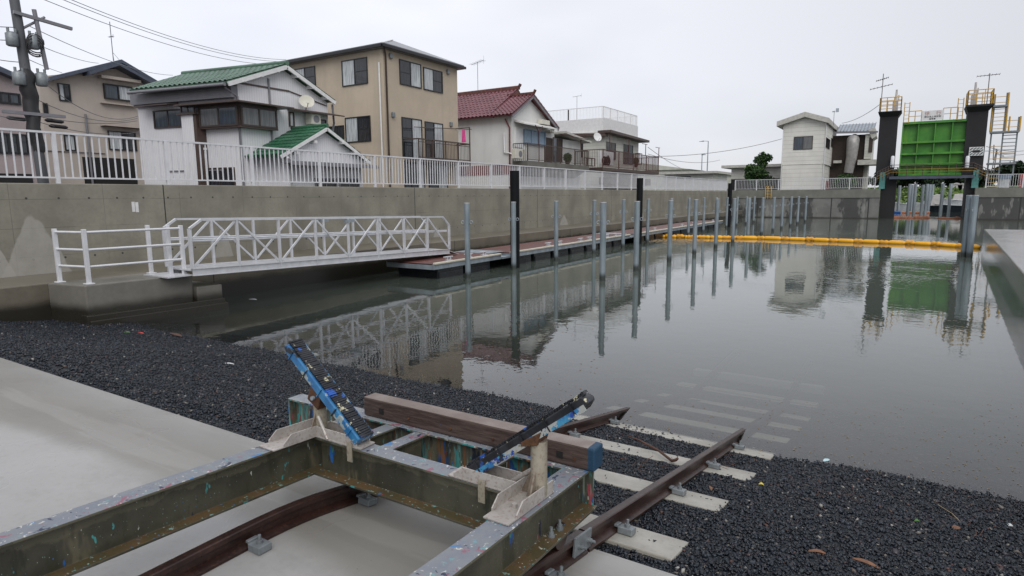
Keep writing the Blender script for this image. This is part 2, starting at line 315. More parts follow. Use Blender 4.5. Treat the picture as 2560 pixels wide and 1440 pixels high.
def m_bolster(name, rubber):
    n = NT(name); x, y, z = n.xyz()
    f = n.noise(9, 4, .6)
    if rubber:
        c = n.mix(n.step(f, .4, .6), (.008, .009, .012), (.022, .024, .03))
        c = n.mix(n.step(n.noise(16, 4, .65, co=n.map((1, 1, 1), (3, 1, 0))), .60, .64), c, (.55, .52, .36)); c = n.mix(n.step(n.noise(7, 3, .6, co=n.map((1, 1, 1), (8, 1, 4))), .60, .63), c, (.02, .10, .42))
    else:
        c = n.mix(n.step(f, .4, .62), (.02, .13, .32), (.04, .20, .40)); c = n.mix(n.step(n.noise(12, 4, .6, co=n.map((1, 1, 1), (2, 5, 1))), .56, .6), c, (.30, .36, .36)); c = n.mix(n.step(n.noise(8, 3, .6, co=n.map((1, 1, 1), (7, 2, 1))), .60, .64), c, (.015, .02, .03))
    return n.fin(c, .35, 0, n.bump(n.noise(40), .4, .005))
MAT['bolster'] = m_bolster('blue_painted_bolster', False); MAT['rubber'] = m_bolster('rubber_strips', True)
def m_strip():
    n = NT('patchy_blue_edge'); c = n.mix(n.step(n.noise(9, 4, .6), .42, .58), (.03, .15, .36), (.05, .26, .44))
    for i, (cc, th, sc) in enumerate([((.36, .38, .36), .50, 11), ((.015, .02, .04), .56, 16), ((.02, .06, .30), .58, 20), ((.3, .28, .2), .62, 26)]): c = n.mix(n.step(n.noise(sc, 4, .65, co=n.map((1, 1, 1), (i * 3, 1, i * 5))), th, th + .03), c, cc)
    return n.fin(c, .4, 0, n.bump(n.noise(60), .4, .004))
MAT['strip'] = m_strip()
MAT['bolster_dark'] = m_bolster('dark_blue_timber_bolster', True)
MAT['gusset'] = m_rust('stained_gusset', (.20, .16, .12), (.30, .25, .20), (.10, .05, .025), .5); MAT['bracket'] = m_rust('pale_bracket', (.40, .37, .34), (.52, .49, .46), (.19, .10, .06), .5)
MAT['post'] = m_rust('stained_post', (.30, .27, .20), (.40, .36, .29), (.10, .055, .03), .5)
def m_timber():
    n = NT('weathered_timber'); x, y, z = n.xyz(); g = n.noise(5, 5, .65, co=n.map((1.2, 14, 14))); f = n.noise(3, 4)
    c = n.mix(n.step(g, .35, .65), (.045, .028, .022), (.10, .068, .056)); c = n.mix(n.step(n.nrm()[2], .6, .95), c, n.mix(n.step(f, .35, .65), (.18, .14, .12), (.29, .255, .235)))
    c = n.mix(n.step(n.M('ADD', x, n.M('MULTIPLY', f, .02)), -1.172, -1.168), c, (.012, .05, .10))
    c = n.mix(n.step(n.noise(9, 3, .6), .68, .71), c, (.02, .10, .25))
    return n.fin(c, .6, 0, n.bump(g, .6, .006))
MAT['timber'] = m_timber()
MAT['clip'] = plain('grey_iron_clip', (.22, .245, .26), .45, .3, .2, 20, .1)
def m_siding(name, c, pitch=.12, axis='v', rough=.55, dark=.8):
    n = NT(name); x, y, z = n.xyz(); f = n.noise(.8, 5, .6)
    q = z if axis == 'h' else n.M('ADD', x, y)
    t = n.M('FRACT', n.M('DIVIDE', q, pitch)); k = n.M('LESS_THAN', t, .13)
    cc = n.mix(n.step(f, .3, .7), tuple(a * dark for a in c), c)
    cc = n.mix(n.M('MULTIPLY', k, .33), cc, tuple(a * .4 for a in c))
    st = n.noise(1, 4, .6, co=n.map((2, 2, .15))); cc = n.mix(n.M('MULTIPLY', n.step(st, .5, .75), .3), cc, tuple(a * .6 for a in c))
    return n.fin(cc, rough, 0, n.bump(n.M('SUBTRACT', 1, k), .5, .01))
def m_stucco(name, c, dark=.85):
    n = NT(name); f = n.noise(.7, 5, .6); g = n.noise(25, 4, .7); st = n.noise(1, 5, .6, co=n.map((1.5, 1.5, .1)))
    cc = n.mix(n.step(f, .3, .7), tuple(a * dark for a in c), c); cc = n.mix(n.M('MULTIPLY', n.step(st, .45, .75), .35), cc, tuple(a * .68 for a in c))
    cc = n.mix(n.M('MULTIPLY', n.step(g, .4, .7), .18), cc, tuple(a * .6 for a in c)); return n.fin(cc, .8, 0, n.bump(g, .4, .02))
MAT['tan'] = m_stucco('tan_stucco', (.55, .465, .36)); MAT['white_siding'] = m_siding('white_metal_siding', (.80, .80, .82), .1, dark=.9)
MAT['beige_house'] = m_stucco('beige_stucco', (.54, .475, .42)); MAT['pink_house'] = m_stucco('mauve_stucco', (.42, .35, .35))
MAT['grey_wall'] = m_stucco('pale_grey_stucco', (.76, .76, .74), .9); MAT['cream_siding'] = m_siding('cream_lap_siding', (.6, .6, .54), .3, 'h')
MAT['panel'] = m_siding('ribbed_pale_panel', (.78, .77, .71), .45, 'h', dark=.9); MAT['white'] = plain('white_paint', (.72, .72, .72), .5, 0, .08)
MAT['brownwood'] = plain('dark_brown_boards', (.045, .03, .022), .6, 0, .3, 4, .2); MAT['brown'] = plain('brown_metal', (.075, .05, .042), .45, 0, .15)
MAT['redbrown'] = plain('red_brown_metal', (.085, .026, .022), .5, 0, .25); MAT['maroon'] = plain('maroon_trim', (.16, .025, .02), .5)
MAT['darkroof'] = plain('dark_grey_roof', (.16, .165, .18), .3, .1, .2, 3, .1); MAT['blueroof'] = plain('slate_blue_roof', (.07, .085, .12), .35, 0, .2, 3, .1)
MAT['greytrim'] = plain('grey_trim', (.20, .20, .22), .4, 0, .1); MAT['wframe'] = plain('black_window_frame', (.012, .013, .015), .35, 0, .1)
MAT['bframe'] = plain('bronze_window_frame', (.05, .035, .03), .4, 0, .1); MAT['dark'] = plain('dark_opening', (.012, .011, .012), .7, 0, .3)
MAT['slatblue'] = plain('blue_shutter', (.26, .35, .45), .5, 0, .12); MAT['stone_light'] = plain('light_concrete', (.5, .49, .45), .7, 0, .15, 3)
MAT['balc'] = m_concrete('balcony_concrete', (.16, .155, .135), .6); MAT['teal'] = plain('teal_column', (.10, .30, .28), .5)
MAT['yellow'] = plain('yellow_rail_paint', (.62, .36, .03), .45, 0, .15); MAT['dullyellow'] = plain('dull_yellow_paint', (.30, .17, .02), .5, 0, .25); MAT['poledark'] = plain('dark_pole_concrete', (.10, .105, .115), .6, 0, .3, 2, .1, streak=True); MAT['pink'] = plain('pink_cloth', (.75, .08, .30), .8, 0, .2)
MAT['blue'] = plain('blue_plastic', (.02, .12, .45), .4); MAT['red'] = plain('red_plastic', (.5, .03, .02), .4); MAT['green_bit'] = plain('green_plastic', (.08, .22, .04), .5)
MAT['ac'] = plain('cream_plastic', (.62, .60, .52), .5, 0, .06); MAT['wire'] = plain('black_cable', (.02, .02, .022), .5); MAT['gwire'] = plain('grey_cable', (.16, .16, .17), .5)
MAT['darktower'] = m_stucco('dark_brown_tower_render', (.020, .020, .022), .7); MAT['lamp'] = plain('frosted_lamp', (.75, .76, .8), .3, 0, .05)
def m_tiles(name, c, gloss=.25):
    n = NT(name); f = n.noise(1.3, 4); g = n.isl()
    cc = n.mix(n.step(f, .3, .7), tuple(a * .75 for a in c), tuple(min(1, a * 1.2) for a in c)); cc = n.mix(n.M('MULTIPLY', n.step(n.noise(9, 4), .5, .7), .4), cc, tuple(a * .5 for a in c))
    return n.fin(cc, gloss, 0, n.bump(n.noise(12), .2, .01), .6)
MAT['gtile'] = m_tiles('green_roof_tiles', (.072, .145, .098), .36); MAT['gtile2'] = m_tiles('bright_green_shingles', (.028, .125, .062), .4); MAT['rtile'] = m_tiles('red_roof_tiles', (.15, .045, .055), .25)
MAT['rridge'] = plain('brown_ridge_tile', (.12, .045, .035), .6, 0, .4, 6, .2)
def m_gate():
    n = NT('green_gate_paint'); f = n.noise(.8, 5, .6); x, y, z = n.xyz(); st = n.noise(1.6, 5, .6, co=n.map((1, 1, .2)))
    c = n.mix(n.step(f, .3, .7), (.038, .185, .026), (.08, .29, .032)); c = n.mix(n.M('MULTIPLY', n.step(st, .5, .7), .4), c, (.2, .36, .04)); return n.fin(c, .5)
MAT['gate'] = m_gate()
def m_glass(name, c, c2, ax='z'):
    n = NT(name); f = n.noise(2.2, 3, .6, co=n.map((9, 9, .6))); return n.fin(n.mix(n.step(f, .35, .65), c, c2), .07, 0, None, .7)
MAT['gdark'] = m_glass('dark_screened_glass', (.012, .014, .018), (.03, .036, .044)); MAT['gcurt'] = m_glass('curtained_glass', (.30, .33, .35), (.58, .61, .62)); MAT['gfrost'] = m_glass('frosted_glass', (.10, .105, .11), (.16, .165, .165)); MAT['gblue'] = m_glass('blue_grey_glass', (.03, .04, .055), (.06, .08, .10))
def m_leaf(name, a, b, c3):
    n = NT(name); r = n.isl(); c = n.mix(r, a, b); c = n.mix(n.M('GREATER_THAN', r, .85), c, c3)
    n.fin(c, .5, 0, None, .3); return n.m
MAT['leaf'] = m_leaf('broad_leaves', (.022, .055, .018), (.06, .13, .035), (.11, .19, .05)); MAT['leaf_dark'] = m_leaf('dark_leaves', (.010, .022, .012), (.025, .05, .02), (.04, .075, .03)); MAT['grassy'] = m_leaf('bank_leaves', (.05, .10, .02), (.12, .21, .04), (.2, .27, .07))
MAT['bark'] = plain('bark', (.07, .055, .04), .9, 0, .3, 8, .4); MAT['soil'] = plain('bank_soil', (.05, .075, .025), .9, 0, .4, 2, .3); MAT['asphalt'] = plain('asphalt', (.055, .055, .057), .6, 0, .2, 3, .2)
MAT['tarp'] = plain('grey_tarpaulin', (.50, .48, .47), .6, 0, .15, 3, .3); MAT['navy'] = plain('navy_hull', (.01, .018, .028), .25); MAT['hullw'] = plain('white_hull', (.62, .65, .67), .3)
MAT['drift'] = plain('driftwood', (.10, .045, .028), .7, 0, .35, 10, .3); MAT['leafb'] = plain('dead_leaf', (.20, .095, .05), .6, 0, .3, 20, .2); MAT['straw'] = plain('straw', (.34, .25, .14), .7); MAT['litter'] = plain('white_litter', (.6, .62, .62), .5); MAT['litterb'] = plain('pale_blue_litter', (.45, .62, .66), .5); MAT['lityel'] = plain('yellow_litter', (.6, .5, .08), .5)
MAT['car'] = plain('dark_car_paint', (.012, .014, .02), .2, .3, .1); MAT['sleeve'] = plain('ribbed_duct', (.33, .32, .31), .45, .2, .2, 3, .1)
MAT['bed'] = plain('basin_bed', (.03, .032, .025), .9, 0, .3, 1, .3)
# ================= ground =================
xs = list(np.linspace(-16.2, 1.9, 60)); ys = [-6, -3, -1, 0, 1, 1.3, 1.45, 1.6, 1.7, 1.8, 1.9, 2.0, 2.1, 2.2, 2.35, 2.5, YE]
b = MB(); b.add([(x, y, gz(y)) for y in ys for x in xs], [(j * 60 + i, j * 60 + i + 1, (j + 1) * 60 + i + 1, (j + 1) * 60 + i) for j in range(len(ys) - 1) for i in range(59)])
b.add([(x, y, z) for x in (-16.2, 1.9) for y, z in ((YE, gz(YE)), (YE, gz(YE) - .3))], [(0, 1, 3, 2)])
structure(b.build('concrete_slab', MAT['slab']))
def wave2(x, y): return .5 * sin(x * 1.3 + .4 * sin(y * 2.1)) + .3 * sin(x * 3.1 + y * 2.3 + 1) + .2 * sin(x * 5.7 - y * 4.1)
def grav(x, y):
    lat = min(1, max(0, (abs(x + 1.87) - 1.05) / .5)) if abs(x + 1.87) < 1.6 else 1       # flush with the sleepers along the track
    e = max(0, min(1, (y - YE) / .25))
    return gz(y) - .018 - .02 * (1 - e) + e * (.012 * wave2(x, y) + lat * .026 * e + .012 * (1 - lat) - .12 * max(0, min(1, (-8.5 - x) / 3)) * sin(pi * max(0, min(1, (y - YE) / 3.3))))
xs = np.linspace(-14.4, 2.6, 150); ys = np.linspace(YE, 9.5, 70); b = MB()
b.add([(x, y, grav(x, y)) for y in ys for x in xs], [(j * 150 + i, j * 150 + i + 1, (j + 1) * 150 + i + 1, (j + 1) * 150 + i) for j in range(69) for i in range(149)], True)
structure(b.build('gravel_bed', MAT['gbase']))
b = MB(); b.add([(-18, 9.4, gz(9.4) - .12), (4.5, 9.4, gz(9.4) - .12), (4.5, 16, -4.2), (-18, 16, -4.2)], [(0, 1, 2, 3)]); b.quad((-18, 16, -4.2), (4.5, 16, -4.2), (300, 400, -4.2), (-300, 400, -4.2))
structure(b.build('basin_bed', MAT['bed']))
# stones
def stones():
    base = np.array([(1, 0, 0), (-1, 0, 0), (0, 1, 0), (0, -1, 0), (0, 0, 1), (0, 0, -1)], float)
    tri = np.array([(4, 0, 2), (4, 2, 1), (4, 1, 3), (4, 3, 0), (5, 2, 0), (5, 1, 2), (5, 3, 1), (5, 0, 3)])
    pts = []
    def sc(n, x0, x1, y0, y1, s0, s1):
        for _ in range(n):
            x, y = random.uniform(x0, x1), random.uniform(y0, y1)
            pts.append((x, y, random.uniform(s0, s1)))
    sc(24000, -3.2, 1.4, YE, 6.3, .009, .019); sc(21000, -7.0, -3.2, YE, 6.6, .010, .02); sc(20000, -13.8, -7.0, YE, 6.9, .013, .025)
    sc(2500, -1.2, 1.3, YE, 4.0, .009, .017); sc(1500, -7, 1.3, YE, 6.2, .019, .027); sc(9000, -3.5, 1.3, YE, 5.9, .005, .009)
    out = []
    for x, y, s in pts:
        if abs(x + 1.87) < 1.0:                      # keep sleeper tops clear
            k = (y - SL0) / SLP; 
            if abs(k - round(k)) * SLP < .165 and round(k) >= 0 and random.random() < (.96 if k < 2.6 else .82): continue
            if abs(x + 2.5) < .055 or abs(x + 1.24) < .055: continue
        out.append((x, y, grav(x, y) + s * .25, s))
    A = np.array(out); N = len(A)
    r = rng.uniform(.55, 1.25, (N, 6, 1)); v = base[None] * r; v[:, :, 2] *= .55; v += rng.uniform(-.22, .22, v.shape)
    q = rng.normal(size=(N, 4)); q[:, 1:3] *= .45; q /= np.linalg.norm(q, axis=1)[:, None]; w_, x_, y_, z_ = q.T
    R = np.stack([1 - 2 * (y_**2 + z_**2), 2 * (x_ * y_ - z_ * w_), 2 * (x_ * z_ + y_ * w_), 2 * (x_ * y_ + z_ * w_), 1 - 2 * (x_**2 + z_**2), 2 * (y_ * z_ - x_ * w_), 2 * (x_ * z_ - y_ * w_), 2 * (y_ * z_ + x_ * w_), 1 - 2 * (x_**2 + y_**2)], 1).reshape(N, 3, 3)
    v = np.einsum('nij,nkj->nki', R, v) * A[:, 3][:, None, None] + A[:, None, :3]
    f = (tri[None] + (np.arange(N) * 6)[:, None, None]).reshape(-1, 3)
    return np_mesh('loose_gravel', v.reshape(-1, 3), f, MAT['stone'])
def np_mesh(name, v, f, m, parent=None):
    me = bpy.data.meshes.new(name); k = f.shape[1]
    me.vertices.add(len(v)); me.vertices.foreach_set('co', v.astype(np.float32).ravel()); me.loops.add(f.size); me.loops.foreach_set('vertex_index', f.astype(np.int32).ravel())
    me.polygons.add(len(f)); me.polygons.foreach_set('loop_start', np.arange(0, f.size, k, dtype=np.int32)); me.polygons.foreach_set('loop_total', np.full(len(f), k, np.int32))
    me.update(calc_edges=True); me.materials.append(m); o = bpy.data.objects.new(name, me); COL.objects.link(o)
    if parent is not None:
        me.transform(Matrix.Translation(-Vector(parent.location))); o.parent = parent
    return o
SL0, SLP = 2.98, .955           # first sleeper centre and pitch
tag(stones(), 'dark crushed stone covering the ramp between slab and water', 'gravel', kind='stuff')
# water sheet: beach side to far channel
b = MB(); b.quad((-15, 2.6, ZW), (300, 2.6, ZW), (300, 330, ZW), (-15, 330, ZW)); b.quad((-300, 69.5, ZW), (-15, 69.5, ZW), (-15, 330, ZW), (-300, 330, ZW))
structure(b.build('water', MAT['water']))
# land behind the walls
b = MB(); b.box((-400, -60, -1.6), (-16.05, 70.3, -1.2)); structure(b.build('back_street', MAT['asphalt']))
b = MB(); b.box((-400, 70.35, -3.5), (-3.0, 96, .15)); b.box((5.8, 70.35, -3.5), (400, 90, .15)); structure(b.build('quayside_ground', MAT['asphalt']))
# ================= left revetment wall and ledge =================
b = MB(); b.box((-16.1, -12, -4.3), (-15.7, 70, .34)); w = b.build('concrete_wall', MAT['wall'], bevel=.02); tag(w, 'long grey concrete wall under the white fence on the left', 'wall')
b = MB(); b.box((-15.702, -12, -4.3), (-13.85, 66, -1.6)); structure(b.build('wall_ledge', MAT['ledge'], bevel=.02))
# small painted marks
for (u, v, label) in ((334, 517, 'left of the pair of small white paint marks on the wall'), (343, 518, 'right of the pair of small white paint marks on the wall')):
    p = P(u, v, 'x', -15.69); tag(MB().box((-15.699, p.y - .035, p.z - .12), (-15.695, p.y + .035, p.z + .12)).build('paint_mark', MAT['white']), label, 'paint mark', 'small white paint marks on the wall')
# platform
pt = thing('landing_platform', (-13.2, 6.4, -1.6), 'stepped concrete landing platform carrying the railing at the foot of the gangway', 'platform')
b = MB(); b.ext([(-13.849, 5.2, -3), (-12.85, 5.42, -3), (-12.72, 7.42, -3), (-13.849, 7.42, -3)], (0, 0, 1.4)); b.build('platform_block', MAT['platform'], pt, bevel=.025)
b = MB(); b.ext([(-13.849, 7.423, -3.2), (-12.6, 7.423, -3.2), (-12.56, 7.98, -3.2), (-13.849, 7.98, -3.2)], (0, 0, 1.33)); b.build('lower_step', MAT['platform'], pt, bevel=.02)
b = MB(); b.ext([(-13.5, 5.38, -3.2), (-12.72, 5.40, -3.2), (-12.46, 8.04, -3.2), (-13.5, 8.04, -3.2)], (0, 0, .93)); b.ext([(-13.5, 5.41, -3.2), (-12.76, 5.36, -3.2), (-12.5, 7.99, -3.2), (-13.5, 7.99, -3.2)], (0, 0, 1.03)); b.build('footing', MAT['platform'], pt, bevel=.015)
# platform railing
ra = thing('platform_railing', (-12.95, 5.6, -1.6), 'white three-rail tube railing round the concrete landing platform', 'railing')
posts = [(-13.75, 5.38), (-12.95, 5.54), (-13.62, 7.05), (-12.98, 7.12), (-12.8, 7.3)]
for x, y in posts:
    bb = MB(); bb.box((x - .035, y - .035, -1.6), (x + .035, y + .035, -.56)); bb.box((x - .075, y - .075, -1.599), (x + .075, y + .075, -1.575)); bb.build('railing_post', MAT['alu'], ra, bevel=.006)
for zz in (-.62, -.95, -1.27):
    bb = MB(); bb.tube([(-13.75, 5.38, zz), (-12.95, 5.54, zz)], .024); bb.build('rail_tube', MAT['alu'], ra); bb = MB(); bb.tube([(-12.95, 5.54, zz), (-12.8, 7.3, zz)], .024); bb.build('rail_tube', MAT['alu'], ra)
# ================= fences =================
def fence(name, label, p0, p1, npan, h=1.1, post_w=.075, first=0., slat=.15, low=.13, group=None, skip_first=False):
    p0, p1 = Vector(p0), Vector(p1); d = p1 - p0; Lg = d.length; d = d / Lg; t = thing(name, p0, label, 'fence', group); pw = Lg / npan
    up = Vector((0, 0, 1))
    for i in range(npan + 1): 
        q = p0 + d * pw * i; bb = MB(); bb.bar(q, q + up * h, post_w, post_w, d); bb.build('fence_post', MAT['alu'], t)
    bb = MB(); bb.bar(p0 + up * h, p1 + up * h, .06, .045); bb.build('top_rail', MAT['alu'], t)
    bb = MB(); bb.bar(p0 + up * low, p1 + up * low, .035, .035); bb.build('bottom_rail', MAT['alu'], t)
    for i in range(npan):
        bb = MB(); k = int(pw / slat)
        for j in range(1, k):
            q = p0 + d * (pw * i + pw * j / k); bb.bar(q + up * (low + .012), q + up * (h - .018), .026, .026, d)
        bb.build('balusters', MAT['alu'], t)
    return t
FY = [6.4 + 2.442 * k for k in range(-6, 27)]
fence('wall_fence', 'long white baluster fence along the top of the left concrete wall', (-15.88, FY[0], .34), (-15.88, FY[0] + 2.442 * 32, .34) if FY[0] + 2.442 * 32 < 69.6 else (-15.88, FY[0] + 2.442 * 31, .34), 32 if FY[0] + 2.442 * 32 < 69.6 else 31)
# far wall
FWY = 69.0
def farwall(name, x0, x1, label, fl):
    t = thing(name, ((x0 + x1) / 2, FWY, 0), label, 'wall')
    b = MB(); b.box((x0, FWY, -4.3), (x1, FWY + .8, -.42)); b.build('wall_face', MAT['farwall'], t)
    b = MB(); b.box((x0, FWY - .06, -.417), (x1, FWY + .8, .42)); b.build('parapet', MAT['farcap'], t, bevel=.02)
    return t
farwall('basin_wall', -15.69, -2.02, 'blackened concrete basin wall left of the water gate', 0); farwall('basin_wall', 5.25, 60, 'dark concrete basin wall right of the water gate', 1)
fence('baluster_fence', 'white baluster fence on the far basin wall left of the water gate', (-15.4, FWY + .3, .42), (-2.5, FWY + .3, .42), 6, 1.08, .09, slat=.15)
fence('baluster_fence', 'white baluster fence on the basin wall right of the water gate', (6.0, FWY + .3, .42), (34, FWY + .3, .42), 11, 1.15, .1, slat=.16)
# yellow access ladder
ld = thing('wall_ladder', (-11.5, 68.8, .4), 'small yellow ladder hooked over the far basin wall', 'ladder'); p = P(1921, 480, 'y', 68.85)
b = MB()
for dx in (-.28, -.06, .28): b.tube([(p.x + dx, 68.85, -.45), (p.x + dx, 68.85, .75), (p.x + dx, 69.15, .8)], .03, 6)
b.build('stringer', MAT['yellow'], ld); b = MB()
for zz in (-.3, 0, .3, .6): b.tube([(p.x - .28, 68.85, zz), (p.x + .28, 68.85, zz)], .02, 6)
b.build('rung', MAT['yellow'], ld)
# ================= gangway =================
gw = thing('gangway', (-12.9, 11.5, -1.8), 'white aluminium truss gangway sloping down to the floating dock', 'gangway')
ya, yb = 7.25, 15.88; za, zb = -1.6, -1.84
def tr(x, name):
    n = 8; dy = (yb - ya) / n; up = lambda i: za + (zb - za) * i / n
    zt = lambda i: -.44 + (-.65 + .44) * i / n
    B = [Vector((x, ya + dy * i, up(i) + .15)) for i in range(n + 1)]; T = [Vector((x, ya + dy * i, zt(i))) for i in range(n + 1)]
    bb = MB()                                                     # I-section lower chord
    for i in range(n):
        a, c = B[i] - Vector((0, 0, .075)), B[i + 1] - Vector((0, 0, .075))
        if i == 0: A0 = a
        if i == n - 1: C0 = c
    bb.bar(A0, C0, .012, .14); bb.bar(A0 + Vector((0, 0, .07)), C0 + Vector((0, 0, .07)), .07, .012); bb.bar(A0 - Vector((0, 0, .07)), C0 - Vector((0, 0, .07)), .07, .012)
    for i in range(1, n): bb.bar(B[i] - Vector((0, 0, .14)), B[i] - Vector((0, 0, .01)), .05, .03, (0, 1, 0))
    bb.build('bottom_chord', MAT['bright_alu'], gw)
    s0, s1 = T[0].lerp(B[0], .18), T[n].lerp(B[n], .25); a = Vector((x, ya + .27, zt(.25))); c = Vector((x, yb - .32, zt(7.7)))
    bb = MB(); bb.bar(a, c, .06, .042); bb.bar(s0, a, .06, .042); bb.bar(c, s1, .06, .042); bb.bar(B[0], s0, .06, .06); bb.bar(B[n], s1, .06, .06); bb.build('top_chord', MAT['bright_alu'], gw)
    for i in range(1, n):
        bb = MB(); bb.bar(B[i], T[i], .05, .055, (0, 1, 0)); bb.build('upright', MAT['bright_alu'], gw)
    for i in range(n):
        bb = MB(); p, q = (B[i], T[i + 1]) if i % 2 == 0 else (T[i], B[i + 1]); 
        if i == n - 1: p, q = T[i], B[i + 1]
        dd = (q - p).normalized() * .06; bb.bar(p + dd, q - dd, .038, .04); bb.build('diagonal', MAT['bright_alu'], gw)
    xi = x + (.06 if x < -12.9 else -.06); bb = MB(); 
    for k in (0, .07): bb.tube([(xi, ya + .05, za + .72 + k * .5), (xi, yb - .05, zb + .72 + k * .5)], .02, 6)
    bb.build('hand_rail', MAT['bright_alu'], gw)
tr(-12.4, 'near'); tr(-13.35, 'far')
b = MB(); npl = 20
for i in range(npl):
    y0 = ya + (yb - ya) * i / npl; y1 = ya + (yb - ya) * (i + 1) / npl - .012; z0 = za + .12 + (zb - za) * i / npl; z1 = za + .12 + (zb - za) * (i + 1) / npl
    b.bar((-12.9, y0, z0), (-12.9, y1, z1), .9, .035)
b.build('deck', MAT['bright_alu'], gw)
b = MB(); b.box((-13.36, ya - .5, -1.597), (-12.44, ya + .02, -1.57)); b.build('threshold_plate', MAT['bright_alu'], gw)
b = MB(); b.bar((-12.9, yb, zb + .1), (-12.9, yb + .55, -1.9), .9, .02); b.build('end_ramp', MAT['bright_alu'], gw)
for xx in (-12.4, -13.4):
    b = MB(); b.box((xx - .07, 11.5, -.66), (xx + .07, 11.75, -.58)); b.build('bracket', MAT['galv'], gw)
# ================= floating dock =================
ZD = -1.93
def dock(y0, y1, label, cle):
    t = thing('floating_dock', (-12.4, (y0 + y1) / 2, ZD), label, 'dock', 'floating dock sections along the wall')
    b = MB(); npl = int((y1 - y0) / .19); 
    for i in range(npl):
        a = y0 + (y1 - y0) * i / npl; b.box((-13.17, a, ZD - .03), (-11.42, a + (y1 - y0) / npl - .008, ZD + .0))
    b.build('deck_boards', MAT['dock'], t)
    b = MB(); b.box((-13.2, y0, ZD - .17), (-11.36, y0 + .05, ZD - .01)); b.box((-11.42, y0 + .052, ZD - .17), (-11.36, y1, ZD - .035)); b.box((-13.2, y0 + .052, ZD - .17), (-13.175, y1, ZD - .02)); b.box((-13.17, y1 - .05, ZD - .17), (-11.425, y1, ZD - .035)); b.build('side_frame', MAT['galv'], t)
    b = MB(); b.box((-11.42, y0 + .03, ZD - .03), (-11.31, y1 - .03, ZD + .035)); b.build('edge_fender', MAT['cream'], t, bevel=.02)
    n = max(2, int((y1 - y0) / 1.55))
    for i in range(n):
        a = y0 + .35 + (y1 - y0 - .6) * i / n; l = (y1 - y0 - .6) / n - .22
        b = MB(); b.box((-13.05, a, ZW - .3), (-11.5, a + l, ZD - .172)); b.box((-11.5, a + .04, ZW - .2), (-11.47, a + l - .04, ZD - .3)); b.build('float', MAT['float'], t, bevel=.04)
    for cy in cle:
        b = MB(); z = ZD + .002; b.box((-11.72, cy - .1, z), (-11.64, cy - .05, z + .09)); b.box((-11.72, cy + .05, z), (-11.64, cy + .1, z + .09)); b.box((-11.72, cy - .2, z + .09), (-11.64, cy + .2, z + .12)); b.box((-11.75, cy - .13, z - .001), (-11.61, cy + .13, z + .012)); b.build('cleat', MAT['bright_alu'], t, bevel=.006)
cl = [P(u, v, 'z', ZD + .1).y for u, v in ((1097, 641), (1147, 634), (1190, 629), (1247, 622), (1357, 607), (1383, 603), (1442, 596), (1467, 593), (1516, 587), (1533, 584), (1570, 579))]
dock(13.8, 17.35, 'near section of red-decked floating dock, the gangway resting on it', [y for y in cl if 13.9 < y < 17.2])
dock(17.95, 29.0, 'middle section of red-decked floating dock between the two nearer black piles', [y for y in cl if 18.2 < y < 28.8] + [26.5])
dock(29.6, 47.5, 'far section of red-decked floating dock beyond the second black pile', [31, 33.5, 36, 38.5, 41, 43.5, 46])
for a, bb_ in ((17.35, 17.95), (29.0, 29.6)):
    b = MB(); b.box((-13.2, a - .2, ZD + .001), (-11.75, bb_ + .2, ZD + .02)); b.box((-12.0, a + .01, ZD - .16), (-11.3, bb_ - .01, ZD - .1)); tag(b.build('dock_link_plate', MAT['galv']), 'grey link plate joining %s dock sections' % ('the near and middle' if a < 20 else 'the middle and far'), 'link plate', 'link plates between dock sections')
# ================= piles =================
def pile(x, y, z1, r, m, label, group, eyes=True, name='mooring_pile', ang=0.):
    t = thing(name, (x, y, ZW), label, 'pile', group)
    b = MB(); b.tube([(x, y, -4.2), (x, y, z1)], r, 20); b.build('pile_shaft', m, t)
    if eyes:
        b = MB(); b.tube([(x, y, z1 + .0005), (x, y, z1 + .012)], r * 1.03, 20); b.build('pile_cap', MAT['white'], t)
        zz = z1 - .55
        for sgn in (-1, 1):
            dx, dy = cos(ang) * sgn, sin(ang) * sgn; b = MB(); c0 = Vector((x + dx * (r + .05), y + dy * (r + .05), zz))
            pts = [c0 + Vector((dx * cos(a) * .045, dy * cos(a) * .045, sin(a) * .045)) for a in [2 * pi * k / 10 for k in range(11)]]
            b.tube(pts, .012, 5); b.build('mooring_eye', MAT['galv'], t)
    else:
        b = MB(); b.tube([(x, y, z1 + .0005), (x, y, z1 + .012)], r * 1.01, 20); b.build('pile_cap', m, t)
    return t
outer = [16.1, 18.75, 22.0, 25.2, 28.7, 32.1, 35.6, 39.3, 43.2, 46.5, 50.3, 54.2, 58.6]
for i, y in enumerate(outer):
    pile(-7.12 + random.uniform(-.03, .03), y, -.2, .085, MAT['pile'], '%s galvanised steel pile from the near end of the outer row' % ORD[i], 'galvanised piles of the outer row', ang=.3)
inner = [P(u, 508, 'x', -10.75).y for u in (1167, 1282, 1391, 1486, 1561, 1621, 1674, 1724, 1761)] + [43, 46, 49.4, 52.6, 55.8]
for i, y in enumerate(inner):
    if i == 6: y = 33.4
    pile(-10.75 + random.uniform(-.03, .03), y, -.2, .08, MAT['pile'], '%s galvanised steel pile from the near end of the row beside the dock' % ORD[i], 'galvanised piles of the row beside the dock', ang=.3)
for i, (u, y) in enumerate(((1287, 17.66), (1599, 29.3), (1824, 47.9))):
    pile(P(u, 500, 'y', y).x, y, .81, .155, MAT['black'], ('nearest', 'middle', 'farthest')[i] + ' tall black guide pile at the dock edge', 'tall black guide piles of the dock', False, 'guide_pile')
for i, u in enumerate((2423, 2438)):
    y = 28.9 + i * -.25; p = P(u, 500, 'y', y); pile(p.x, y, -.1, .1, MAT['pile'], ('left', 'right') [i] + ' thick galvanised pile of the pair at the right quay', 'thick galvanised piles at the right quay', True, ang=1.2)
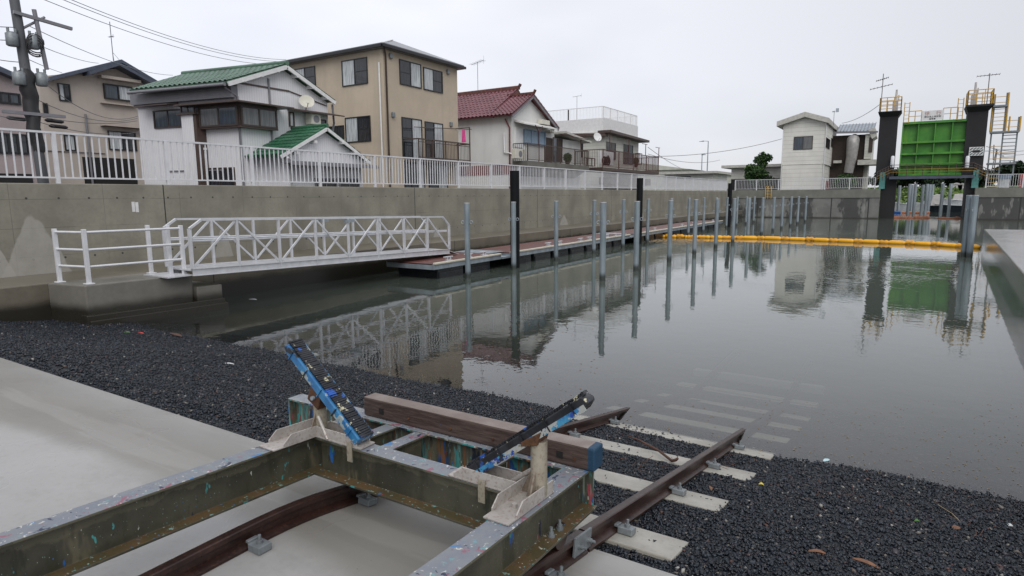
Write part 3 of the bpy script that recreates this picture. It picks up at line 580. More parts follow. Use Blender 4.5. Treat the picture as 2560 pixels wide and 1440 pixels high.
# ================= oil boom =================
bt = thing('oil_boom', (-4, 35.4, ZW), 'yellow floating oil boom stretched across the basin', 'boom')
bx = [P(u, 600, 'z', ZW) for u in (1,)]
us = [1642, 1672, 1700, 1727, 1755, 1784, 1816, 1849, 1902, 1963, 2024, 2083.5, 2146, 2210, 2275, 2340, 2404, 2462]
bv = lambda u: np.interp(u, [1620, 1730, 1900, 2100, 2300, 2410, 2462], [590.5, 592.5, 595, 602, 609, 616, 619])
bp = [P(u, float(bv(u)) , 'z', ZW + .06) for u in us]
for i in range(len(bp) - 1):
    a, c = bp[i], bp[i + 1]; d = (c - a); l = d.length; d.normalize()
    b = MB(); rr = .115; b.tube([a + d * .16, a + d * .24, a + d * .3, c - d * .3, c - d * .24, c - d * .16], [.05, .10, rr, rr, .10, .05], 12); b.build('boom_float', MAT['boom'], bt)
    b = MB(); o1 = Vector((0, 0, random.uniform(-.01, .03))); b.tube([a - d * .2, a - d * .1 + o1, a + o1 * 1.2, a + d * .1 + o1, a + d * .2], [.09, .135, .10, .135, .09], 9); b.tube([a - d * .1 - Vector((0, 0, .05)), a + d * .1 - Vector((0, 0, .05))], .1, 6); b.build('boom_collar', MAT['boom2'], bt)
# faded orange booms at the gate
def rag(name, u0, u1, v0, v1, y, label):
    n = 16; pts = []; rs = []
    for i in range(n + 1):
        p = P(u0 + (u1 - u0) * i / n, v0 + (v1 - v0) * i / n, 'z', ZW + .03); pts.append(p + Vector((0, random.uniform(-.15, .15), 0))); rs.append(.03 if i in (0, n) else random.uniform(.08, .2))
    b = MB(); b.tube(pts, rs, 7); tag(b.build(name, MAT['orange_boom']), label, 'boom', 'faded orange booms by the water gate')
rag('debris_boom', 2203, 2326, 544.5, 544.5, 66, 'ragged faded orange boom floating left in the gate opening'); rag('debris_boom', 2342, 2475, 545.5, 547, 66, 'ragged faded orange boom floating at the right gate leg'); rag('debris_boom', 2470, 2620, 547, 551, 66, 'ragged faded orange boom along the right basin wall')
# ================= right quay =================
b = MB(); b.ext([(3.12, 34.9, -4.3), (1.3, 0, -4.3), (.9, -8, -4.3), (30, -8, -4.3), (30, 34.9, -4.3)], (0, 0, 4.3 - 1.62)); o = b.build('concrete_quay', MAT['quay'], bevel=.03); tag(o, 'wet concrete quay at the right edge', 'quay')
# ================= track =================
def railz(y):                   # rail-head height, rounded at the break of slope
    return gz(y) + .103
for i in range(9):
    yc = SL0 + SLP * i; z = gz(yc); M = Matrix.Translation((-1.87, yc, z)) @ Matrix.Rotation(-math.atan(.195), 4, 'X')
    b = MB(); b.box((-1.02, -.15, -.12), (1.02, .15, .0), M)
    tag(b.build('concrete_sleeper', MAT['sleeper'], bevel=.008), ['first sleeper past the slab edge, flat pale concrete', 'second sleeper past the slab edge, crossing bare gravel', 'third sleeper past the slab edge, carrying a long brown stick', 'fourth sleeper, just under the water at the shoreline', 'fifth sleeper, second one under the water', 'sixth sleeper, third one under the water', 'seventh sleeper, fourth one under the water', 'eighth sleeper, fifth one under the murky water', 'ninth sleeper, deepest one still faintly visible'][i], 'sleeper', 'concrete sleepers of the slipway track')
HP = .1
prof = [(-.045, -HP), (.045, -HP), (.045, -HP + .012), (.009, -HP + .026), (.009, -.034), (.026, -.026), (.026, -.004), (.02, 0), (-.02, 0), (-.026, -.004), (-.026, -.026), (-.009, -.034), (-.009, -HP + .026), (-.045, -HP + .012)]
def clip_at(t, x, y, sgn):
    z = railz(y) - HP; b = MB(); sl_ = -math.atan(.195) if y > Y0 + .15 else 0; M = Matrix.Translation((x + sgn * .035, y, z)) @ Matrix.Rotation(sl_, 4, 'X')
    f = lambda a, c: b.box((min(a[0] * sgn, c[0] * sgn), a[1], a[2]), (max(a[0] * sgn, c[0] * sgn), c[1], c[2]), M)
    f((.012, -.035, 0.0), (.095, .035, .035)); f((-.012, -.028, .0265), (.0118, .028, .042)); 
    o = b.build('rail_clip', MAT['clip'], t, bevel=.004)
    b = MB(); b.tube([M @ Vector((sgn * .055, 0, .035)), M @ Vector((sgn * .055, 0, .05))], .016, 6); b.tube([M @ Vector((sgn * .055, 0, .05)), M @ Vector((sgn * .055, 0, .075))], .008, 8); b.build('clip_bolt', MAT['clip'], o)
def rail(name, x, ya_, yb_, label, clips, cut=False, join=None):
    t = thing(name, (x, (ya_ + yb_) / 2, -1.8), label, 'rail', 'rusty rails of the slipway track'); n = max(2, int((yb_ - ya_) / .12))
    b = MB(); b.sweep(prof, [(x, ya_ + (yb_ - ya_) * i / n, railz(ya_ + (yb_ - ya_) * i / n)) for i in range(n + 1)]); b.build('rail_bar', MAT['rail'], t)
    for y, s in clips: clip_at(t, x, y, s)
    return t
rl = rail('steel_rail', -2.5, -3, 12, 'left rusty rail, curving under the cradle and down into the water', [(1.62, 1), (2.3, 1), (.6, 1), (SL0 + SLP * 2, 1), (SL0 + SLP, 1), (SL0 + SLP * 3, 1)])
rr_ = rail('steel_rail', -1.24, 2.62, 12, 'right rusty rail running from the joint down the gravel into the water', [(SL0 + SLP * k, 1) for k in range(4)])
r3 = rail('steel_rail', -1.24, -3, 2.6, 'short rusty rail under the right cradle beam, bolted at the joint', [(2.2, 1), (1.3, 1)])
fp = MB(); M = Matrix.Translation((-1.21, 2.56, railz(2.5) - .02)) @ Matrix.Rotation(-.16, 4, 'X'); fp.box((-.006, -.1, -.075), (.006, .085, .02), M); fo = fp.build('fish_plate', MAT['clip'], r3, bevel=.002)
for dy in (-.055, .045):
    b = MB(); b.tube([M @ Vector((.006, dy, -.03)), M @ Vector((.012, dy, -.03))], .016, 12); b.tube([M @ Vector((.012, dy, -.03)), M @ Vector((.028, dy, -.03))], .012, 6); b.tube([M @ Vector((.028, dy, -.03)), M @ Vector((.045, dy, -.03))], .007, 8); b.build('joint_bolt', MAT['clip'], fo)
# ================= boat cradle =================
cr = thing('boat_cradle', (-1.95, 1.8, -1.5), 'paint-splashed steel boat cradle of heavy beams with two tilted bolsters', 'boat cradle')
zt = lambda y: -1.305 - .05 * (y - 2.7)
def ibeam(name, p, q, h, w, side, m, lipm=None, tf=.012, tw=.009, sub=True):
    p, q = Vector(p), Vector(q); s = Vector(side)
    pr = [(-w / 2, 0), (-w / 2, -tf), (-tw / 2, -tf), (-tw / 2, -h + tf), (-w * .64, -h + tf), (-w * .64, -h), (w * .64, -h), (w * .64, -h + tf), (tw / 2, -h + tf), (tw / 2, -tf), (w / 2, -tf), (w / 2, 0)]
    b = MB(); b.sweep(pr, [p, p.lerp(q, .25), p.lerp(q, .5), p.lerp(q, .75), q], s); return b.build(name, m, cr, bevel=.002)
HB = .21
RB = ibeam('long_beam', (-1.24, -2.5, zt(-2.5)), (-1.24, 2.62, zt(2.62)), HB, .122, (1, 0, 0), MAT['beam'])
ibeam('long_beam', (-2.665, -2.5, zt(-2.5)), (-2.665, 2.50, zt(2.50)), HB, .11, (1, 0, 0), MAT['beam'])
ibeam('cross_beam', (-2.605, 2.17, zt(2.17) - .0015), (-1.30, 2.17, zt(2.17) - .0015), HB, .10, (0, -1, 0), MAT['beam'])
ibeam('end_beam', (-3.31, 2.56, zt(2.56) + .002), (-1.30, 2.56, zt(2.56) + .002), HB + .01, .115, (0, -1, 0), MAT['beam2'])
for x in (-2.40, -2.18, -1.62): ibeam('short_beam', (x, 2.222, zt(2.22) - .004), (x, 2.50, zt(2.5) - .004), .16, .085, (1, 0, 0), MAT['beam'])
b = MB(); b.box((-3.315, 2.505, zt(2.56) - HB + .0), (-3.30, 2.615, zt(2.56) + .001)); b.build('end_plate', MAT['beam2'], cr); b = MB(); b.box((-1.299, 2.6, -1.5), (-1.181, 2.612, -1.315)); b.build('end_plate', MAT['beam2'], cr, bevel=.002)
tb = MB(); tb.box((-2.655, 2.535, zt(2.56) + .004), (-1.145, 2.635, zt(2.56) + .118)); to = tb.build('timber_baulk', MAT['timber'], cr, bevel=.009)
for x in (-2.51, -1.33): 
    b = MB(); b.box((x - .017, 2.531, -1.262), (x + .017, 2.5345, -1.228)); b.build('bolt_hole', MAT['dark'], to)
for x in (-2.3, -2.0, -1.72, -1.25): b = MB(); b.tube([(x, 2.5348, -1.25), (x, 2.528, -1.25)], .007, 8); b.build('bolt_head', MAT['rust'], to)
# bolts through the beam foot
for y in (2.22, 2.30):
    zb = zt(y) - HB + .012; b = MB(); b.tube([(-1.205, y, zb), (-1.205, y, zb + .008)], .017, 10); b.tube([(-1.205, y, zb + .008), (-1.205, y, zb + .022)], .013, 6); b.tube([(-1.205, y, zb + .022), (-1.205, y, zb + .045)], .007, 8); b.build('bolt', MAT['clip'], cr)
# wheels under the beams
for x in (-1.24, -2.5):
    for y in (2.33, -1.6):
        z = railz(y) + .062; b = MB(); b.tube([(x - .03, y, z), (x + .03, y, z)], .06, 18); b.tube([(x - .045, y, z), (x - .03, y, z)], .075, 18); b.build('wheel', MAT['rail'], cr)
# brackets: two angle channels meeting at the post, on a base plate
def bracket(cx, cy, ex, ey, sgn):      # ex: reach along the cross beam, ey: reach towards the camera
    g = MB(); z = zt(cy) + .003; w = .058; hh = .06
    def chan(d0, d1, along):
        for s in (-1, 1):
            if along == 'y': pts = [(cx + s * w, d0, z + .008), (cx + s * w, d1, z + .008 - .05 * (d1 - d0)), (cx + s * w, d1 + (.0 if d1 < d0 else 0), z + .012)]
            x0, x1 = (d0, d1)
            top = [(x0, z), (x1, z), (x1, z + .018), (x1 + (x0 - x1) * .16, z + hh), (x0, z + hh)]
            if along == 'y': g.ext([(cx + s * w - .003, a, c - .05 * (a - cy)) for a, c in top], (.006, 0, 0))
            else: g.ext([(a, cy + s * (w - .012) - .003, c) for a, c in top], (0, .006, 0))
    chan(cy + .06, cy - ey, 'y'); chan(cx + sgn * .06, cx + sgn * ex, 'x')
    g.build('bracket', MAT['bracket'], cr, bevel=.001)
    b = MB(); b.ext([(cx - w - .002, cy + .07, z - .001 - .0035), (cx + w + .002, cy + .07, z - .001 - .0035), (cx + w + .002, cy - ey - .06, z - .001 + .05 * (ey + .06)), (cx - w - .002, cy - ey - .06, z - .001 + .05 * (ey + .06))], (0, 0, .007)); b.build('base_plate', MAT['bracket'], cr, bevel=.001)
    b = MB(); b.box((min(cx + sgn * w, cx + sgn * (ex + .03)), cy - .052, z), (max(cx + sgn * w, cx + sgn * (ex + .03)), cy + .052, z + .006)); b.build('base_plate', MAT['bracket'], cr)
bracket(-2.645, 2.17, .36, .26, 1); bracket(-1.262, 2.17, .40, .24, -1)
for x, s in ((-2.33, 1), (-1.5, -1)):
    b = MB(); b.box((x - .018, 2.1115, zt(2.17) - .075), (x + .018, 2.116, zt(2.17) + .03)); b.build('hanging_tab', MAT['post'], cr)
def post(x, y, z1, r):
    b = MB(); b.tube([(x, y, zt(y) + .01), (x, y, z1)], r, 20); b.build('support_post', MAT['post'], cr)
    b = MB(); b.ext([(x - .04, y - r, zt(y) + .008), (x - r * .5, y - r, zt(y) + .10), (x - r * .5, y - r - .004, zt(y) + .10), (x - .04, y - r - .004, zt(y) + .008)], (.018, 0, 0)); b.build('gusset', MAT['gusset'], cr); b = MB(); b.ext([(x + .004, y - r - .05, zt(y) + .01), (x + .004, y - r, zt(y) + .01), (x + .004, y - r, zt(y) + .13)], (-.008, 0, 0)); b.build('gusset', MAT['gusset'], cr); b = MB(); b.ext([(x - r - .05, y + .004, zt(y) + .01), (x - r, y + .004, zt(y) + .01), (x - r, y + .004, zt(y) + .12)], (0, -.008, 0)); b.build('gusset', MAT['gusset'], cr)
post(-2.60, 2.165, -1.06, .034); post(-1.235, 2.165, -1.02, .036)
b = MB(); b.tube([(-2.575, 2.13, -1.16), (-2.50, 2.12, -1.27)], .009, 8); b.build('strut', MAT['bracket'], cr)
b = MB(); b.tube([(-1.26, 2.2, -1.16), (-1.42, 2.2, -1.28)], .012, 8); b.build('strut', MAT['bracket'], cr)
def bolster(p, q, yc, wy, th, strips, m, m2, rid):
    p, q = Vector((p[0], yc, p[1])), Vector((q[0], yc, q[1])); d = (q - p).normalized(); l = (q - p).length; up = Vector((0, 1, 0)).cross(d); 
    if up.z < 0: up = -up
    b = MB(); y_ = Vector((0, wy / 2, 0)); hp, hd = up * th / 2, d * .03; b.ext([p - y_ - hp + hd * 1.2, q - y_ - hp, q - y_ + hp, p - y_ + hp + hd * .4, p - y_ + hp * .3, p - y_ - hp * .4], y_ * 2)
    bo = b.build('bolster', m, cr, bevel=.006)
    n = int(l / strips); b = MB()
    for i in range(n):
        a = p + d * (l * (i + .5) / n) + up * (th / 2 + .003 + random.uniform(0, .005)); yaw = random.uniform(-.05, .05); sx = Vector((0, 1, 0)) + d * yaw
        b.bar(a - sx * (wy / 2 - .014), a + sx * (wy / 2 - .016 + random.uniform(-.005, .006)), l / n * .78, .012, up)
    b.build('rubber_strips', m2, bo)
    n = 5
    for i in range(n):
        a = p + d * (l * (i + .5) / n); b = MB(); b.bar(a - Vector((0, wy / 2 + .003, 0)) + up * th * .6, a - Vector((0, wy / 2 + .003, 0)) - up * th * .52, .009, .006, d); b.build('lashing', m2 if i % 2 else m, bo)
    return bo, d, up
bolster((-2.80, -.80), (-2.275, -1.24), 2.17, .112, .05, .0128, MAT['bolster'], MAT['rubber'], 0)
bolster((-1.00, -.80), (-1.585, -1.245), 2.165, .072, .054, .0145, MAT['bolster_dark'], MAT['rubber'], 1)
b = MB(); b.bar((-1.005, 2.126, -.825), (-1.56, 2.126, -1.247), .004, .026, (.6, 0, -.8)); b.build('painted_edge_strip', MAT['strip'], cr)
b = MB(); b.ext([(-2.64, 2.115, -1.07), (-2.56, 2.115, -1.12), (-2.53, 2.115, -1.04), (-2.60, 2.115, -.985)], (0, .11, 0)); b.build('pivot_bracket', MAT['rust'], cr, bevel=.004)
b = MB(); b.ext([(-1.30, 2.12, -1.05), (-1.22, 2.12, -1.03), (-1.20, 2.12, -.965), (-1.30, 2.12, -1.03)], (0, .09, 0)); b.build('pivot_bracket', MAT['rust'], cr, bevel=.004)
b = MB(); b.tube([(-2.585, 2.10, -1.055), (-2.585, 2.24, -1.055)], .012, 6); b.build('pivot_bolt', MAT['galv'], cr)
b = MB(); b.tube([(-1.262, 2.01, -1.265), (-1.262, 2.01, -1.245)], .012, 12); b.build('bolt', MAT['bracket'], cr)
# ================= litter =================
def on(u, v, dz=.012):
    y = 3.
    for _ in range(12):
        p = P(u, v, 'z', (gz(y) if y > YE else gz(y)) + dz); y = p.y
    return p
def leaf(p, l, w, a, m, name, label, cat, group=None, curl=.01):
    b = MB(); n = 7; L_, R_ = [], []
    for i in range(n + 1):
        t = i / n; ww = w * sin(pi * min(.97, max(.03, t))) ** .8; x = (t - .5) * l; z = curl * sin(pi * t) + .008
        L_.append((x, ww, z + .004)); R_.append((x, -ww, z - .002))
    vs = L_ + R_ + [(x, y, z - .002) for x, y, z in L_ + R_]; k = n + 1
    fs = [(i, i + 1, k + i + 1, k + i) for i in range(n)] + [(2 * k + i, 3 * k + i, 3 * k + i + 1, 2 * k + i + 1) for i in range(n)]
    b.add([(p.x + x * cos(a) - y * sin(a), p.y + x * sin(a) + y * cos(a), p.z + z) for x, y, z in vs], fs)
    return tag(b.build(name, m), label, cat, group)
leaf(on(2165, 1412), .13, .011, -.25, MAT['leafb'], 'dead_leaf', 'longest orange-brown dead leaf on the gravel at bottom right', 'leaf')
leaf(on(2042, 1384), .085, .009, .3, MAT['leafb'], 'dead_leaf', 'shorter brown dead leaf on the gravel left of the longest one', 'leaf')
leaf(on(1777, 1224), .06, .012, 1.9, MAT['leafb'], 'dead_leaf', 'small brown dead leaf on the gravel beside the second sleeper', 'leaf')
leaf(on(1903, 1214), .035, .009, .2, MAT['lityel'], 'plastic_scrap', 'small yellow plastic scrap on the gravel near the third sleeper', 'litter')
leaf(on(2292, 1306), .03, .008, .4, MAT['green_bit'], 'plastic_scrap', 'small green plastic scrap on the dark gravel', 'litter')
leaf(on(2390, 1324), .06, .018, .7, MAT['leafb'], 'dead_leaf', 'crumpled brown dead leaf beside straw near the shoreline', 'leaf')
leaf(on(2525, 1318), .035, .012, .2, MAT['litter'], 'plastic_scrap', 'pale plastic scrap at the right end of the shoreline', 'litter')
leaf(on(572, 911), .16, .012, .3, MAT['litter'], 'litter_strip', 'thin white strip lying on the gravel left of the cradle', 'litter')
leaf(on(778, 888), .30, .07, .2, MAT['litter'], 'litter_sheet', 'pale crumpled wrapper at the water edge behind the blue bolster', 'litter')
leaf(on(440, 838), .45, .04, -.1, MAT['drift'], 'driftwood_piece', 'pale brown driftwood piece at the shoreline near the platform', 'driftwood')
leaf(on(352, 834), .16, .02, .1, MAT['red'], 'plastic_scrap', 'red plastic scrap at the foot of the platform', 'litter')
leaf(on(318, 832), .1, .02, .6, MAT['green_bit'], 'plastic_scrap', 'green weed scrap at the foot of the platform', 'litter')
p = P(2066, 1150, 'z', ZW + .004); leaf(Vector((p.x, p.y, ZW - .006)), .08, .018, 1.0, MAT['litterb'], 'plastic_bag', 'pale blue plastic scrap floating near the shore', 'litter', curl=.004)
p = P(632, 749, 'z', ZW); leaf(Vector((p.x, p.y, ZW - .005)), .22, .05, .3, MAT['litter'], 'floating_foam', 'white foam piece floating below the gangway', 'litter')
p = P(1705, 1104, 'z', -2.15); a, c = on(1570, 1090, .03), on(1680, 1152, .02)
b = MB(); b.tube([a, a.lerp(c, .3) + Vector((0, 0, .02)), a.lerp(c, .7) + Vector((.01, .01, .015)), c], [.006, .009, .011, .012], 7); b.tube([c, c + Vector((.035, -.01, .02)), c + Vector((.05, 0, .035))], [.012, .014, .01], 6); tag(b.build('brown_stick', MAT['drift']), 'long thin brown stick lying across the third sleeper', 'stick')
b = MB(); a = on(2345, 1262, .03); c = on(2408, 1312, .015)
b.tube([a, a.lerp(c, .5) + Vector((.01, 0, .01)), c], .003, 5); tag(b.build('straw_stalk', MAT['straw']), 'pale straw stalk on the gravel near the shoreline at right', 'straw')
b = MB()
for i in range(46):
    u = random.uniform(1580, 1640); p = on(random.choice([random.gauss(1625, 45), random.gauss(1795, 25), random.gauss(2380, 60)]), 0, 0) if False else None
    cu, cv, su, sv = random.choice([(1640, 1160, 50, 9), (1800, 1160, 25, 10), (2400, 1300, 60, 18), (2080, 1236, 60, 14)])
    p = on(random.gauss(cu, su), random.gauss(cv, sv), .018); a = random.uniform(0, pi); l = random.uniform(.015, .06)
    b.tube([p - Vector((cos(a) * l, sin(a) * l, 0)), p + Vector((cos(a) * l, sin(a) * l, .006))], random.uniform(.0012, .003), 4)
tag(b.build('twig_litter', MAT['drift']), 'scattered twigs and bark flakes along the tide line', 'twigs', kind='stuff')
b = MB()
for i in range(900):
    u = random.uniform(1500, 2560); v = random.uniform(1000, 1285); p = P(u, v, 'z', ZW + .002)
    if p.y < 5.95: continue
    a = random.uniform(0, pi); l = random.uniform(.002, .007); b.box((p.x - l, p.y - l * .6, p.z), (p.x + l, p.y + l * .6, p.z + .002))
for i in range(500):
    u = random.uniform(600, 1500); v = random.uniform(740, 1000); p = P(u, v, 'z', ZW + .002)
    if p.y < 6.2 or p.x < -12: continue
    l = random.uniform(.003, .012); b.box((p.x - l, p.y - l * .6, p.z), (p.x + l, p.y + l * .6, p.z + .002))
tag(b.build('floating_specks', MAT['straw']), 'fine pale specks floating on the shallow water', 'floating debris', kind='stuff')
# ================= houses =================
class Face:                       # a vertical wall face; s runs along dir
    def __init__(s, org, d, nrm): s.o = Vector(org); s.d = Vector(d).normalized(); s.n = Vector(nrm).normalized()
    def hit(s, u, v):
        r = ray(u, v); t = s.o.dot(s.n) / r.dot(s.n); p = r * t; return (p - s.o).dot(s.d), p.z
    def pt(s, a, z, off=0): q = s.o + s.d * a + s.n * off; return Vector((q.x, q.y, z))
    def rect(s, u0, v0, u1, v1):
        a, z1 = s.hit(u0, v0); c, z0 = s.hit(u1, v1); _, z1b = s.hit(u1, v0); _, z0b = s.hit(u0, v1)
        return a, c, z0, z1
    def bx(s, b, a0, a1, z0, z1, o0, o1): # box on the face from offset o0 to o1
        M = Matrix((s.d, s.n, (0, 0, 1))).transposed().to_4x4(); M.translation = Vector((s.o.x, s.o.y, 0))
        if M.determinant() < 0:
            M = Matrix((s.d, s.n, (0, 0, 1))).transposed().to_4x4(); M.translation = Vector((s.o.x, s.o.y, 0))
        b.box((a0, o0, z0), (a1, o1, z1), M)
        if M.to_3x3().determinant() < 0:
            for i in range(len(b.f) - 6, len(b.f)): b.f[i] = b.f[i][::-1]
        return b
def window(t, F, a0, a1, z0, z1, glasses=('gcurt', 'gdark'), fr='wframe', fw=.045, midrail=(0, 1), out=.05, sill=None, name='window'):
    if a0 > a1: a0, a1 = a1, a0
    b = MB(); F.bx(b, a0, a1, z1 - fw, z1, 0, out); F.bx(b, a0, a1, z0, z0 + fw, 0, out); F.bx(b, a0, a0 + fw, z0 + fw, z1 - fw, 0, out); F.bx(b, a1 - fw, a1, z0 + fw, z1 - fw, 0, out)
    n = len(glasses); w = (a1 - a0 - 2 * fw) / n
    for i in range(1, n): F.bx(b, a0 + fw + w * i - fw * .5, a0 + fw + w * i + fw * .5, z0 + fw, z1 - fw, 0, out * .8)
    for i, m_ in enumerate(midrail[:n]):
        if m_: F.bx(b, a0 + fw + w * i + fw * .5, a0 + fw + w * (i + 1) - fw * .5, (z0 + z1) / 2 - .015, (z0 + z1) / 2 + .015, 0, out * .7)
    o = b.build(name, MAT[fr], t)
    for i, g in enumerate(glasses):
        b = MB(); F.bx(b, a0 + fw + w * i + .002, a0 + fw + w * (i + 1) - .002, z0 + fw + .002, z1 - fw - .002, .002, out * .4); b.build('pane', MAT[g], o)
    return o
def wpx(t, F, u0, v0, u1, v1, *a, **k): r = F.rect(u0, v0, u1, v1); return window(t, F, *r, *a, **k)
def bpx(t, F, name, m, u0, v0, u1, v1, o0=0, o1=.1, **k):
    a0, a1, z0, z1 = F.rect(u0, v0, u1, v1); b = MB(); F.bx(b, min(a0, a1), max(a0, a1), z0, z1, o0, o1); return b.build(name, MAT[m], t, **k)
def tiled(name, m, e0, e1, r0, r1, n, rows, amp, t, step=.03, thick=.06):
    """tiled slope: eave edge e0-e1, ridge edge r0-r1, n pan columns, overlapping rows"""
    e0, e1, r0, r1 = map(Vector, (e0, e1, r0, r1)); up = (e1 - e0).cross(r0 - e0).normalized()
    if up.z < 0: up = -up
    b = MB(); K = 6; c = n * K
    for j in range(rows):
        t0, t1 = j / rows, (j + 1) / rows; vs = []
        for tt, lift in ((t0, step), (t1, .0)):
            for i in range(c + 1):
                s = i / c; p = e0.lerp(e1, s).lerp(r0.lerp(r1, s), tt); ph = 2 * pi * s * n
                vs.append(p + up * (lift + amp * (abs(sin(ph / 2)) ** .7 if amp < .03 else .5 + .5 * sin(ph)) + .01))
        b.add(vs, [(i, i + 1, c + 2 + i, c + 1 + i) for i in range(c)], True)
        lo = [v - up * step for v in vs[:c + 1]]; b.add(lo + vs[:c + 1], [(i, i + 1, c + 2 + i, c + 1 + i) for i in range(c)])
    q = [e0, e1, r1, r0]; b.add([v - up * thick for v in q] + [v + up * .012 for v in q], [(3, 2, 1, 0), (4, 5, 6, 7), (0, 1, 5, 4), (1, 2, 6, 5), (2, 3, 7, 6), (3, 0, 4, 7)])
    return b.build(name, MAT[m], t)
GB = -1.2
# ---- tan three-storey house ----
T = thing('tan_house', (-25, 26, GB), 'tall tan three-storey house with black-framed windows and dark low roof', 'house')
x0, y0, y1 = -21., 22.2, 27.9; ze = 6.8
b = MB(); b.box((-29.5, y0, GB), (x0, y1, ze)); b.build('wall', MAT['tan'], T)
o_ = .28; A_ = [(x0 + o_, y0 - o_, ze), (x0 + o_, y1 + o_, ze), (-29.5 - o_, y1 + o_, ze), (-29.5 - o_, y0 - o_, ze)]; r0, r1 = (-23.0, (y0 + y1) / 2, ze + 1.2), (-26.6, (y0 + y1) / 2, ze + 1.2)
b = MB(); b.add(A_ + [(x, y, ze + .2) for x, y, z in A_] + [r0, r1], [(3, 2, 1, 0), (0, 1, 5, 4), (1, 2, 6, 5), (2, 3, 7, 6), (3, 0, 4, 7), (4, 5, 8), (5, 6, 9, 8), (6, 7, 9), (7, 4, 8, 9)]); rf = b.build('roof', MAT['darkroof'], T)
b = MB(); b.bar((x0 + o_ + .05, y0 - o_ - .05, ze + .07), (x0 + o_ + .05, y1 + o_ + .05, ze + .07), .1, .12); b.build('gutter', MAT['wframe'], rf); b = MB(); b.bar((x0 + o_, y0 - o_ - .06, ze + .07), (-29.8, y0 - o_ - .06, ze + .07), .1, .12); b.build('gutter', MAT['wframe'], rf)
for i in range(20): b = MB(); b.box((x0 - .2 - i * .42, y0 - .12, ze + .19), (x0 - .15 - i * .42, y0 - .09, ze + .235)); b.build('snow_guard', MAT['wframe'], rf)
for i in range(13): b = MB(); b.box((x0 + .10, y0 + .4 + i * .42, ze + .19), (x0 + .13, y0 + .45 + i * .42, ze + .235)); b.build('snow_guard', MAT['wframe'], rf)
b = MB(); b.bar((x0 + .3, y0 - .3, ze + .18), (r0[0], r0[1], r0[2] + .02), .12, .03); b.build('hip_flashing', MAT['white'], rf)
TF = Face((x0, y0, 0), (0, 1, 0), (1, 0, 0)); TL = Face((x0, y0, 0), (-1, 0, 0), (0, -1, 0))
wpx(T, TF, 997, 147, 1053, 222, ('gdark', 'gcurt'), midrail=(1, 0)); wpx(T, TF, 1057, 167, 1106, 234, ('gcurt', 'gdark'))
wpx(T, TF, 1003, 292, 1056, 398, ('gdark', 'gcurt'), midrail=(1, 0)); wpx(T, TF, 1061, 303, 1108, 400, ('gdark', 'gcurt'), midrail=(1, 0))
wpx(T, TF, 1009, 402, 1062, 480, ('gdark', 'gdark', 'gcurt'), midrail=()); wpx(T, TF, 1070, 402, 1119, 480, ('gdark', 'gcurt'), midrail=())
def wl(t, F, u0, v0, u1, v1, *a, **k):
    a0, z1 = F.hit(u0, v0); _, z0 = F.hit(u0, v1); a1, _ = F.hit(u1, v1); return window(t, F, a1, a0, z0, z1, *a, **k)
wl(T, TL, 918, 142, 857, 209, ('gdark', 'gcurt'), midrail=(1, 0)); wl(T, TL, 788, 164.5, 738, 216, ('gdark', 'gcurt'), midrail=(1, 0)); wl(T, TL, 926, 288.5, 866, 353, ('gdark', 'gcurt'), midrail=(1, 0)); wl(T, TL, 860, 313, 818, 347, ('gdark',), midrail=())
for u, v in ((975, 140), (1118, 180), (981, 287), (1126, 311)):
    a, z = TF.hit(u, v); b = MB(); TF.bx(b, a - .09, a + .09, z - .12, z + .12, 0, .12); b.build('vent_hood', MAT['clip'], T, bevel=.03)
b = MB(); b.tube([(x0 + .07, y0 + .12, GB), (x0 + .07, y0 + .12, ze - .25), (x0 + .2, y0 - .1, ze - .02)], .045, 8); b.tube([(x0 + .07, y0 + .12, ze - .25), (x0 + .2, y0 - .1, ze)], .045, 8); b.build('downpipe', MAT['brown'], T)
b = MB(); b.tube([(x0 - .2, y0 - .06, GB), (x0 - .2, y0 - .06, ze - .6)], .04, 8); b.build('white_pipe', MAT['white'], T)
bl = MB(); xa = x0 + .01; xb = x0 + .95; ya_, yb_ = TF.pt(TF.hit(1002, 343)[0], 0).y + .2, y1 - .25; zr = P(1070, 349, 'x', xb).z; zf = P(1070, 399, 'x', xb).z
bl.box((xa, ya_, zf - .12), (xb, yb_, zf)); bl.bar((xb, ya_, zr), (xb, yb_, zr), .05, .06); bl.bar((xb, ya_, zf + .1), (xb, yb_, zf + .1), .04, .04); bl.bar((xa, ya_, zr), (xb, ya_, zr), .05, .06); bl.bar((xa, yb_, zr), (xb, yb_, zr), .05, .06); bl.bar((xb, ya_, zr - .14), (xb, yb_, zr - .14), .03, .03)
for i in range(5): y = ya_ + (yb_ - ya_) * i / 4; bl.bar((xb, y, zf - .3), (xb, y, zr + (.9 if i == 4 else 0)), .05, .05, (1, 0, 0))
for i in range(34): y = ya_ + (yb_ - ya_) * i / 34; bl.bar((xb, y, zf), (xb, y, zr), .018, .018, (1, 0, 0))
bo = bl.build('balcony', MAT['brown'], T)
b = MB(); b.bar((xb, yb_, zr + .88), (xa, yb_, zr + .88), .04, .04); b.tube([(xb - .1, ya_ + .3, zr + .55), (xb - .1, yb_ + .3, zr + .82)], .02, 6); b.tube([(xb - .5, ya_ + .3, zr + .6), (xb - .5, yb_ + .3, zr + .85)], .02, 6); b.build('drying_pole', MAT['brown'], bo)
a, z = TF.hit(1112, 335); b = MB(); yy = yb_ - .45
b.ext([(xb - .1, yy - .1, zr + .72), (xb - .1, yy + .12, zr + .74), (xb - .1, yy + .2, zr + .1), (xb - .1, yy - .14, zr + .06)], (.03, 0, 0)); tag(b.build('pink_towel', MAT['pink']), 'bright pink cloth hanging on the drying pole of the tan house balcony', 'cloth')
